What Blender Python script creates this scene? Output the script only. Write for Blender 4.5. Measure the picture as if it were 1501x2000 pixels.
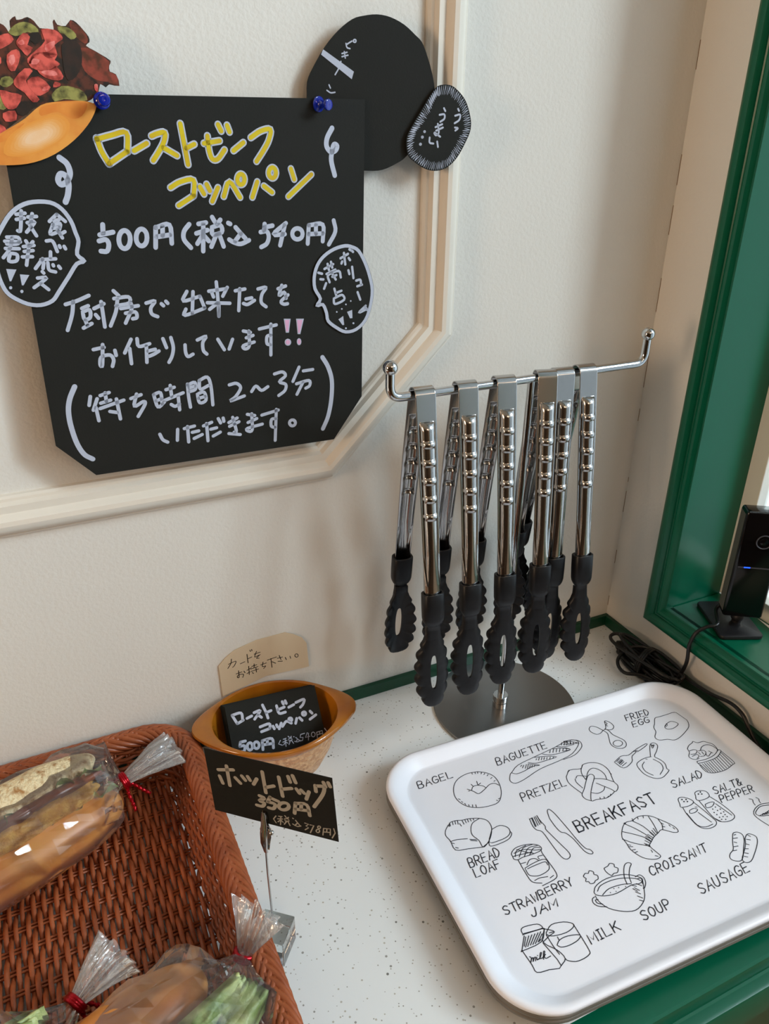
import bpy, math, random
from mathutils import Vector, Matrix, noise

for _o in list(bpy.data.objects):
    bpy.data.objects.remove(_o)
SC = bpy.context.scene
COL = SC.collection
PI = math.pi

# ------------------------------------------------------------------ camera
cam = bpy.data.cameras.new('camera')
cam.sensor_fit = 'VERTICAL'
cam.sensor_height = 36.0
cam.lens = 1511.7 / 2000.0 * 36.0
cam.clip_start = 0.01
cam_ob = bpy.data.objects.new('camera', cam)
COL.objects.link(cam_ob)
RIGHT = Vector((0.903012, -0.429508, 0.009544))
DOWN = Vector((-0.184232, -0.407213, -0.894559))
FWD = Vector((0.388107, 0.80604, -0.446847))
m = Matrix((RIGHT, -DOWN, -FWD)).transposed().to_4x4()
m.translation = Vector((0.0, -0.68985, 0.63))
cam_ob.matrix_world = m
SC.camera = cam_ob

# ------------------------------------------------------------------ light
world = bpy.data.worlds.new('sky')
SC.world = world
world.use_nodes = True
bg = world.node_tree.nodes['Background']
bg.inputs[0].default_value = (0.74, 0.87, 1.0, 1)
bg.inputs[1].default_value = 2.0

def area(name, loc, target, sx, sy, power, color):
    l = bpy.data.lights.new(name, 'AREA')
    l.shape = 'RECTANGLE'; l.size = sx; l.size_y = sy
    l.energy = power; l.color = color
    o = bpy.data.objects.new(name, l)
    COL.objects.link(o)
    o.location = loc
    o.rotation_euler = (Vector(target) - Vector(loc)).to_track_quat('-Z', 'Y').to_euler()
    return o
# daylight falling in through the shop window, a warm fill added at the left, and the shop's ceiling lamp
area('window_daylight', (2.48, -1.90, 2.0), (0.30, -0.10, 0.35), 0.6, 1.1, 430, (0.76, 0.89, 1.0))
area('fill_panel_light', (-2.35, -0.95, 0.75), (0.68, -0.25, 0.45), 0.7, 0.7, 40, (1.0, 0.70, 0.47))
area('ceiling_lamp_light', (0.25, -2.4, 1.58), (0.2, -2.2, 0.0), 0.6, 0.6, 15, (1.0, 0.70, 0.47))

SC.view_settings.view_transform = 'Standard'
SC.view_settings.look = 'None'
SC.view_settings.gamma = 1.0
SC.view_settings.use_curve_mapping = False
SC.view_settings.exposure = -0.36

# ------------------------------------------------------------------ materials
def lin(c):
    return tuple((x/255/12.92 if x/255 <= 0.04045 else ((x/255+0.055)/1.055)**2.4) for x in c) + (1,)

def mat(name, rgb, rough=0.5, metal=0.0, bump=None, vary=None, spec=0.5, coat=0.0, trans=0.0, ior=1.45, sss=0.0):
    """bump=(scale, strength, distance); vary=(scale, rgb2, lo, hi)"""
    M = bpy.data.materials.new(name)
    M.use_nodes = True
    nt = M.node_tree; p = nt.nodes['Principled BSDF']
    p.inputs['Base Color'].default_value = lin(rgb)
    p.inputs['Roughness'].default_value = rough
    p.inputs['Metallic'].default_value = metal
    p.inputs['Specular IOR Level'].default_value = spec
    p.inputs['IOR'].default_value = ior
    if coat: p.inputs['Coat Weight'].default_value = coat; p.inputs['Coat Roughness'].default_value = 0.08
    if trans: p.inputs['Transmission Weight'].default_value = trans
    if sss:
        p.inputs['Subsurface Weight'].default_value = sss
        p.inputs['Subsurface Radius'].default_value = (0.008, 0.004, 0.002)
    if bump or vary:
        tc = nt.nodes.new('ShaderNodeTexCoord')
    if bump:
        n = nt.nodes.new('ShaderNodeTexNoise'); n.inputs['Scale'].default_value = bump[0]; n.inputs['Detail'].default_value = 3
        b = nt.nodes.new('ShaderNodeBump'); b.inputs['Strength'].default_value = bump[1]; b.inputs['Distance'].default_value = bump[2]
        nt.links.new(tc.outputs['Object'], n.inputs['Vector'])
        nt.links.new(n.outputs['Fac'], b.inputs['Height'])
        nt.links.new(b.outputs['Normal'], p.inputs['Normal'])
    if vary:
        n2 = nt.nodes.new('ShaderNodeTexNoise'); n2.inputs['Scale'].default_value = vary[0]; n2.inputs['Detail'].default_value = 4
        r = nt.nodes.new('ShaderNodeValToRGB')
        r.color_ramp.elements[0].position = vary[2]; r.color_ramp.elements[1].position = vary[3]
        r.color_ramp.elements[0].color = lin(rgb); r.color_ramp.elements[1].color = lin(vary[1])
        nt.links.new(tc.outputs['Object'], n2.inputs['Vector'])
        nt.links.new(n2.outputs['Fac'], r.inputs['Fac'])
        nt.links.new(r.outputs['Color'], p.inputs['Base Color'])
    return M

M = {}
M['wall'] = mat('cream_wallpaper', (222, 219, 212), 0.75, bump=(260, 0.35, 0.0015))
M['trimwhite'] = mat('painted_moulding', (226, 219, 207), 0.45, bump=(90, 0.12, 0.001))
M['green'] = mat('green_gloss_paint', (2, 90, 64), 0.28, bump=(30, 0.08, 0.001), spec=0.42)
M['greendark'] = mat('dark_green_paint', (2, 62, 40), 0.4)
M['ceiling'] = mat('ceiling_paint', (200, 192, 178), 0.8)
M['floor'] = mat('brown_floor', (78, 58, 42), 0.5, vary=(4, (60, 44, 32), 0.3, 0.7))
M['room'] = mat('far_wall_paint', (104, 88, 72), 0.8)
M['black'] = mat('black_card', (25, 27, 24), 0.75, bump=(700, 0.25, 0.0003), vary=(6, (31, 31, 28), 0.3, 0.7), spec=0.3)
M['ink'] = mat('white_marker', (184, 192, 210), 0.6)
M['inkgrey'] = mat('silver_marker', (176, 172, 162), 0.5)
M['yellow'] = mat('yellow_marker', (210, 188, 8), 0.6, vary=(60, (198, 164, 8), 0.4, 0.7))
M['pink'] = mat('pink_marker', (222, 170, 205), 0.6)
M['blackink'] = mat('black_pen', (28, 24, 22), 0.6)
M['greyink'] = mat('grey_print', (46, 48, 58), 0.6)
M['beige'] = mat('beige_card', (214, 194, 164), 0.7)
M['chrome'] = mat('chrome', (205, 205, 205), 0.07, 1.0)
M['steel'] = mat('polished_steel', (186, 184, 182), 0.17, 1.0)
M['disk'] = mat('brushed_steel', (150, 150, 150), 0.28, 1.0)
M['silicone'] = mat('black_silicone', (13, 13, 16), 0.42, spec=0.38)
M['tray'] = mat('white_melamine', (240, 241, 249), 0.38, bump=(900, 0.12, 0.0003))
M['tray2'] = mat('grey_tray', (118, 113, 106), 0.4)
M['amber'] = mat('amber_glaze', (176, 108, 24), 0.14, coat=0.6, vary=(25, (150, 84, 16), 0.35, 0.7))
M['clay'] = mat('tan_stoneware', (190, 140, 100), 0.4, vary=(200, (214, 170, 126), 0.45, 0.55), bump=(190, 0.8, 0.003))
M['wicker'] = mat('brown_rattan', (132, 65, 35), 0.38, vary=(45, (168, 91, 53), 0.3, 0.7), bump=(300, 0.2, 0.0006))
M['bun'] = mat('bun_crust', (188, 104, 34), 0.36, vary=(16, (214, 148, 70), 0.35, 0.65), sss=0.1, bump=(120, 0.12, 0.001))
M['crumb'] = mat('bun_crumb', (228, 206, 164), 0.8, vary=(150, (168, 118, 66), 0.50, 0.72), bump=(260, 1.0, 0.004))
M['cutlet'] = mat('fried_crumb', (186, 130, 52), 0.7, vary=(120, (214, 168, 84), 0.35, 0.65), bump=(260, 0.9, 0.003))
M['sauce'] = mat('brown_sauce', (112, 52, 34), 0.3, vary=(40, (142, 78, 48), 0.4, 0.7))
M['lettuce'] = mat('lettuce', (98, 124, 52), 0.45, vary=(45, (190, 200, 138), 0.35, 0.68), bump=(220, 0.5, 0.002))
M['napkin'] = mat('white_paper_sleeve', (232, 222, 214), 0.7)
M['tie'] = mat('red_foil', (170, 8, 26), 0.25, 0.6, bump=(500, 0.5, 0.001))
M['device'] = mat('black_gloss_plastic', (8, 8, 10), 0.12)
M['devmatt'] = mat('black_matt_plastic', (24, 24, 27), 0.45)
M['cord'] = mat('black_cord', (20, 19, 19), 0.35)
M['grille'] = mat('dark_grey_mesh', (88, 84, 78), 0.55, bump=(1500, 1.0, 0.001))
M['led_off'] = mat('grey_slit', (70, 70, 78), 0.4)
M['sash'] = mat('white_sash', (224, 224, 216), 0.45)
M['outer'] = mat('beige_render', (205, 190, 172), 0.8)
M['paper'] = mat('white_paper', (236, 234, 228), 0.7)
M['bluepin'] = mat('blue_plastic', (6, 40, 170), 0.12, trans=0.35, coat=0.5)
M['acrylic'] = mat('clear_acrylic', (246, 250, 248), 0.02, trans=1.0, ior=1.49)
M['photo_dark'] = mat('print_dark_red_leaf', (84, 40, 24), 0.5, vary=(130, (28, 20, 12), 0.44, 0.58))
M['photo_green'] = mat('print_leaf_green', (150, 146, 78), 0.5, vary=(140, (48, 46, 18), 0.42, 0.66))
M['photo_meat'] = mat('print_meat', (216, 92, 80), 0.5, vary=(150, (122, 34, 26), 0.42, 0.66))
M['photo_pink'] = mat('print_meat_pink', (232, 140, 132), 0.5, vary=(150, (196, 74, 66), 0.4, 0.66))
M['photo_red'] = mat('print_red_leaf', (140, 58, 42), 0.5, vary=(110, (74, 38, 16), 0.42, 0.64))
M['photo_black'] = mat('print_shadow', (26, 20, 14), 0.5, vary=(90, (52, 30, 20), 0.45, 0.7))
M['photo_bun'] = mat('print_bun', (228, 156, 70), 0.45, vary=(45, (214, 128, 52), 0.4, 0.7))
M['photo_bunl'] = mat('print_bun_shine', (232, 184, 128), 0.45, vary=(40, (236, 204, 172), 0.4, 0.7))
M['photo_bund'] = mat('print_bun_brown', (212, 118, 44), 0.45, vary=(45, (226, 146, 62), 0.4, 0.7))

def mat_counter():
    mt = mat('speckled_solid_surface', (236, 237, 236), 0.32)
    nt = mt.node_tree; p = nt.nodes['Principled BSDF']
    tc = nt.nodes.new('ShaderNodeTexCoord')
    prev = None
    base = lin((236, 237, 236))
    for scale, thr, col in ((110, 0.115, (156, 153, 147)), (230, 0.15, (176, 172, 164)), (60, 0.07, (122, 120, 114)), (150, 0.13, (192, 186, 174))):
        v = nt.nodes.new('ShaderNodeTexVoronoi'); v.inputs['Scale'].default_value = scale
        nt.links.new(tc.outputs['Object'], v.inputs['Vector'])
        lt = nt.nodes.new('ShaderNodeMath'); lt.operation = 'LESS_THAN'; lt.inputs[1].default_value = thr
        nt.links.new(v.outputs['Distance'], lt.inputs[0])
        sep = nt.nodes.new('ShaderNodeSeparateColor'); nt.links.new(v.outputs['Color'], sep.inputs[0])
        g = nt.nodes.new('ShaderNodeMath'); g.operation = 'GREATER_THAN'; g.inputs[1].default_value = 0.45
        nt.links.new(sep.outputs[0], g.inputs[0])
        mu = nt.nodes.new('ShaderNodeMath'); mu.operation = 'MULTIPLY'
        nt.links.new(lt.outputs[0], mu.inputs[0]); nt.links.new(g.outputs[0], mu.inputs[1])
        mx = nt.nodes.new('ShaderNodeMix'); mx.data_type = 'RGBA'
        nt.links.new(mu.outputs[0], mx.inputs['Factor'])
        if prev is None: mx.inputs['A'].default_value = base
        else: nt.links.new(prev, mx.inputs['A'])
        mx.inputs['B'].default_value = lin(col)
        prev = mx.outputs['Result']
    nt.links.new(prev, p.inputs['Base Color'])
    return mt
M['counter'] = mat_counter()

def mat_thin(name, tint, rough, base, haze=0.0, fres=1.0, bump=None):
    """clear thin sheet: lets light straight through, mirrors at glancing angles"""
    mt = bpy.data.materials.new(name); mt.use_nodes = True
    nt = mt.node_tree; nt.nodes.clear()
    out = nt.nodes.new('ShaderNodeOutputMaterial')
    tr = nt.nodes.new('ShaderNodeBsdfTransparent'); tr.inputs[0].default_value = tint
    gl = nt.nodes.new('ShaderNodeBsdfGlossy'); gl.inputs['Roughness'].default_value = rough
    gl.inputs[0].default_value = (1, 1, 1, 1)
    fr = nt.nodes.new('ShaderNodeFresnel'); fr.inputs[0].default_value = 1.5
    ma = nt.nodes.new('ShaderNodeMath'); ma.operation = 'MULTIPLY_ADD'; ma.use_clamp = True
    ma.inputs[1].default_value = fres; ma.inputs[2].default_value = base
    nt.links.new(fr.outputs[0], ma.inputs[0])
    mx = nt.nodes.new('ShaderNodeMixShader')
    nt.links.new(ma.outputs[0], mx.inputs[0]); nt.links.new(tr.outputs[0], mx.inputs[1]); nt.links.new(gl.outputs[0], mx.inputs[2])
    last = mx.outputs[0]
    if bump:
        tc = nt.nodes.new('ShaderNodeTexCoord')
        n = nt.nodes.new('ShaderNodeTexNoise'); n.inputs['Scale'].default_value = bump[0]; n.inputs['Detail'].default_value = 2
        b = nt.nodes.new('ShaderNodeBump'); b.inputs['Strength'].default_value = bump[1]; b.inputs['Distance'].default_value = bump[2]
        nt.links.new(tc.outputs['Object'], n.inputs['Vector']); nt.links.new(n.outputs['Fac'], b.inputs['Height'])
        nt.links.new(b.outputs['Normal'], gl.inputs['Normal'])
    if haze:
        df = nt.nodes.new('ShaderNodeBsdfDiffuse'); df.inputs[0].default_value = (0.9, 0.9, 0.9, 1)
        m2 = nt.nodes.new('ShaderNodeMixShader'); m2.inputs[0].default_value = haze
        nt.links.new(last, m2.inputs[1]); nt.links.new(df.outputs[0], m2.inputs[2]); last = m2.outputs[0]
    nt.links.new(last, out.inputs[0])
    return mt
M['film'] = mat_thin('clear_cellophane', (0.985, 0.985, 0.985, 1), 0.06, 0.03, 0.03, 0.9)
M['frill'] = mat_thin('gathered_cellophane', (0.98, 0.98, 0.98, 1), 0.16, 0.08, 0.16, 1.0, (120, 0.6, 0.004))
M['glass'] = mat_thin('window_glass', (0.97, 0.99, 0.98, 1), 0.01, 0.0, 0.0, 0.8)

def mat_emit(name, rgb, strength):
    mt = bpy.data.materials.new(name); mt.use_nodes = True
    p = mt.node_tree.nodes['Principled BSDF']
    p.inputs['Base Color'].default_value = lin(rgb)
    p.inputs['Emission Color'].default_value = lin(rgb)
    p.inputs['Emission Strength'].default_value = strength
    return mt
M['led'] = mat_emit('blue_led', (30, 80, 255), 2.5)
M['lamp'] = mat_emit('lit_lamp_diffuser', (255, 214, 160), 2.0)

# ------------------------------------------------------------------ mesh helpers (metres)
class MB:
    def __init__(s): s.v = []; s.f = []; s.mi = []
    def add(s, vs, fs, mi=0):
        b = len(s.v); s.v += [tuple(v) for v in vs]
        s.f += [tuple(b+i for i in f) for f in fs]; s.mi += [mi]*len(fs)
        return s

def loft(mb, rings, mi=0, closed=True, cap0=False, cap1=False, wrap=False):
    n = len(rings[0]); vs = [p for r in rings for p in r]; fs = []
    R = len(rings)
    for i in range(R if wrap else R-1):
        a = i*n; b = ((i+1) % R)*n
        for j in range(n if closed else n-1):
            k = (j+1) % n
            fs.append((a+j, a+k, b+k, b+j))
    if cap0: fs.append(tuple(range(n))[::-1])
    if cap1: fs.append(tuple((R-1)*n+j for j in range(n)))
    mb.add(vs, fs, mi)
    return mb

def box(mb, lo, hi, mi=0, tf=None):
    x0, y0, z0 = lo; x1, y1, z1 = hi
    vs = [Vector(p) for p in ((x0,y0,z0),(x1,y0,z0),(x1,y1,z0),(x0,y1,z0),(x0,y0,z1),(x1,y0,z1),(x1,y1,z1),(x0,y1,z1))]
    if tf: vs = [tf @ v for v in vs]
    mb.add(vs, [(0,3,2,1),(4,5,6,7),(0,1,5,4),(1,2,6,5),(2,3,7,6),(3,0,4,7)], mi)
    return mb

def crom(pts, k=4, closed=False):
    pts = [Vector(p) for p in pts]
    if len(pts) < 3: return pts
    out = []; n = len(pts)
    rng = n if closed else n-1
    for i in range(rng):
        p1 = pts[i]; p2 = pts[(i+1) % n]
        p0 = pts[i-1] if (i > 0 or closed) else p1*2-p2
        p3 = pts[(i+2) % n] if (i+2 < n or closed) else p2*2-p1
        for j in range(k):
            t = j/k
            out.append(0.5*((2*p1)+(p2-p0)*t+(2*p0-5*p1+4*p2-p3)*t*t+(3*p1-p0-3*p2+p3)*t**3))
    if not closed: out.append(pts[-1])
    return out

def tube(mb, pts, r, seg=8, mi=0, closed=False, cap=True):
    pts = [Vector(p) for p in pts]; n = len(pts)
    rs = r if isinstance(r, (list, tuple)) else [r]*n
    rings = []; prev = None
    for i, p in enumerate(pts):
        a = pts[i-1] if (i > 0 or closed) else p
        b = pts[(i+1) % n] if (i < n-1 or closed) else p
        t = (b-a)
        if t.length < 1e-9: t = Vector((0,0,1))
        t.normalize()
        if prev is None:
            u = t.orthogonal().normalized()
        else:
            u = prev - t*prev.dot(t)
            if u.length < 1e-6: u = t.orthogonal()
            u.normalize()
        prev = u; w = t.cross(u)
        rings.append([p+(u*math.cos(2*PI*j/seg)+w*math.sin(2*PI*j/seg))*rs[i] for j in range(seg)])
    loft(mb, rings, mi, True, cap and not closed, cap and not closed, wrap=closed)
    return mb

def lathe(mb, prof, seg=32, mi=0, tf=None):
    """prof: (radius, height) pairs about +Z"""
    rings = []
    for r, z in prof:
        ring = [Vector((r*math.cos(2*PI*j/seg), r*math.sin(2*PI*j/seg), z)) for j in range(seg)]
        if tf: ring = [tf @ v for v in ring]
        rings.append(ring)
    loft(mb, rings, mi, True, prof[0][0] > 1e-6, prof[-1][0] > 1e-6)
    return mb

def sphere(mb, c, r, seg=20, mi=0, fn=None):
    """r scalar or 3; fn(dir)->radius factor"""
    if not isinstance(r, (tuple, list)): r = (r, r, r)
    c = Vector(c); rings = []
    h = max(6, seg//2)
    for i in range(h+1):
        th = PI*i/h
        ring = []
        for j in range(seg):
            ph = 2*PI*j/seg
            d = Vector((math.sin(th)*math.cos(ph), math.sin(th)*math.sin(ph), math.cos(th)))
            k = fn(d) if fn else 1.0
            ring.append(c+Vector((d.x*r[0]*k, d.y*r[1]*k, d.z*r[2]*k)))
        rings.append(ring)
    loft(mb, rings, mi)
    return mb

def prism(mb, poly, T, h0, h1, mi=0):
    """poly: 2D points on sheet T(x,y,h)"""
    n = len(poly)
    ar = sum(poly[i][0]*poly[(i+1) % n][1]-poly[(i+1) % n][0]*poly[i][1] for i in range(n))
    if ar < 0: poly = poly[::-1]
    vs = [T(x, y, h0) for x, y in poly]+[T(x, y, h1) for x, y in poly]
    fs = [tuple(range(n))[::-1], tuple(range(n, 2*n))]+[(i, (i+1) % n, n+(i+1) % n, n+i) for i in range(n)]
    mb.add(vs, fs, mi)
    return mb

def ribbon(mb, pts, w, T, h, mi=0):
    """flat pen stroke of width w with round ends on sheet T"""
    pts = [Vector((p[0], p[1])) for p in pts]
    q = [pts[0]]
    for p in pts[1:]:
        if (p-q[-1]).length > 1e-6: q.append(p)
    if len(q) < 2: q.append(q[0]+Vector((w*0.05, 0)))
    n = len(q); L = []; Rr = []
    closed = (q[0]-q[-1]).length < 1e-5 and n > 3
    for i in range(n):
        a = q[i-1] if i > 0 else (q[-2] if closed else q[i]); b = q[i+1] if i < n-1 else (q[1] if closed else q[i])
        t = b-a
        if t.length < 1e-9: t = Vector((1, 0))
        t.normalize(); nn = Vector((-t.y, t.x))*(w/2)
        L.append(q[i]+nn); Rr.append(q[i]-nn)
    vs = [T(p.x, p.y, h) for p in L]+[T(p.x, p.y, h) for p in Rr]
    mb.add(vs, [(i, n+i, n+i+1, i+1) for i in range(n-1)], mi)
    if not closed:
        for e, o in ((0, 1), (n-1, n-2)):
            t = (q[e]-q[o]); t = t.normalized() if t.length > 1e-9 else Vector((1, 0))
            a0 = math.atan2(t.y, t.x)
            pp = [q[e]+Vector((math.cos(a0+a), math.sin(a0+a)))*(w/2) for a in [(-PI/2+PI*k/6) for k in range(7)]]
            mb.add([T(p.x, p.y, h) for p in pp], [tuple(range(7))], mi)
    return mb

def set_props(o, label=None, cat=None, group=None, kind=None):
    if label: o['label'] = label
    if cat: o['category'] = cat
    if group: o['group'] = group
    if kind: o['kind'] = kind
    return o

def obj(name, mb, mats, parent=None, smooth=True, bevel=0, solid=0, sub=0, label=None, cat=None, group=None, kind=None, angle=40, origin=None):
    me = bpy.data.meshes.new(name)
    off = Vector((0, 0, 0)); pp = parent
    if origin is not None: off = Vector(origin)
    while pp is not None:
        off += pp.location if origin is None else Vector((0, 0, 0)); pp = pp.parent
    me.from_pydata([tuple(Vector(v)-off) for v in mb.v], [], mb.f)
    for m_ in (mats if isinstance(mats, (list, tuple)) else [mats]): me.materials.append(m_)
    for p, mi in zip(me.polygons, mb.mi): p.material_index = mi
    me.update()
    if smooth:
        for p in me.polygons: p.use_smooth = True
        if angle < 180: me.set_sharp_from_angle(angle=math.radians(angle))
    o = bpy.data.objects.new(name, me); COL.objects.link(o)
    if parent is not None: o.parent = parent
    if origin is not None and parent is None: o.location = off
    if bevel:
        b = o.modifiers.new('bevel', 'BEVEL'); b.width = bevel; b.segments = 2; b.limit_method = 'ANGLE'
    if solid:
        s = o.modifiers.new('solid', 'SOLIDIFY'); s.thickness = solid; s.offset = 0
    if sub:
        s = o.modifiers.new('sub', 'SUBSURF'); s.levels = sub; s.render_levels = sub
    return set_props(o, label, cat, group, kind)

def empty(name, loc, label=None, cat=None, group=None, kind=None):
    o = bpy.data.objects.new(name, None); COL.objects.link(o); o.location = loc
    o.empty_display_size = 0.02
    return set_props(o, label, cat, group, kind)

def sweep_path(mb, path, prof, T, closed=False, mi=0):
    """sweep prof [(inset, height)] along a flat polyline with mitred corners; inset grows to the left of travel"""
    n = len(path); P = [Vector(p) for p in path]; rings = []
    for i in range(n):
        d0 = (P[i]-P[i-1]).normalized() if (i > 0 or closed) else None
        d1 = (P[(i+1) % n]-P[i]).normalized() if (i < n-1 or closed) else None
        d0 = d0 or d1; d1 = d1 or d0
        n0 = Vector((-d0.y, d0.x)); n1 = Vector((-d1.y, d1.x))
        mt = (n0+n1); mt = mt/(mt.dot(n0)) if mt.length > 1e-6 else n0
        rings.append([T(P[i].x+mt.x*a, P[i].y+mt.y*a, h) for a, h in prof])
    loft(mb, rings, mi, closed=False, wrap=closed)
    return mb
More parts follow.
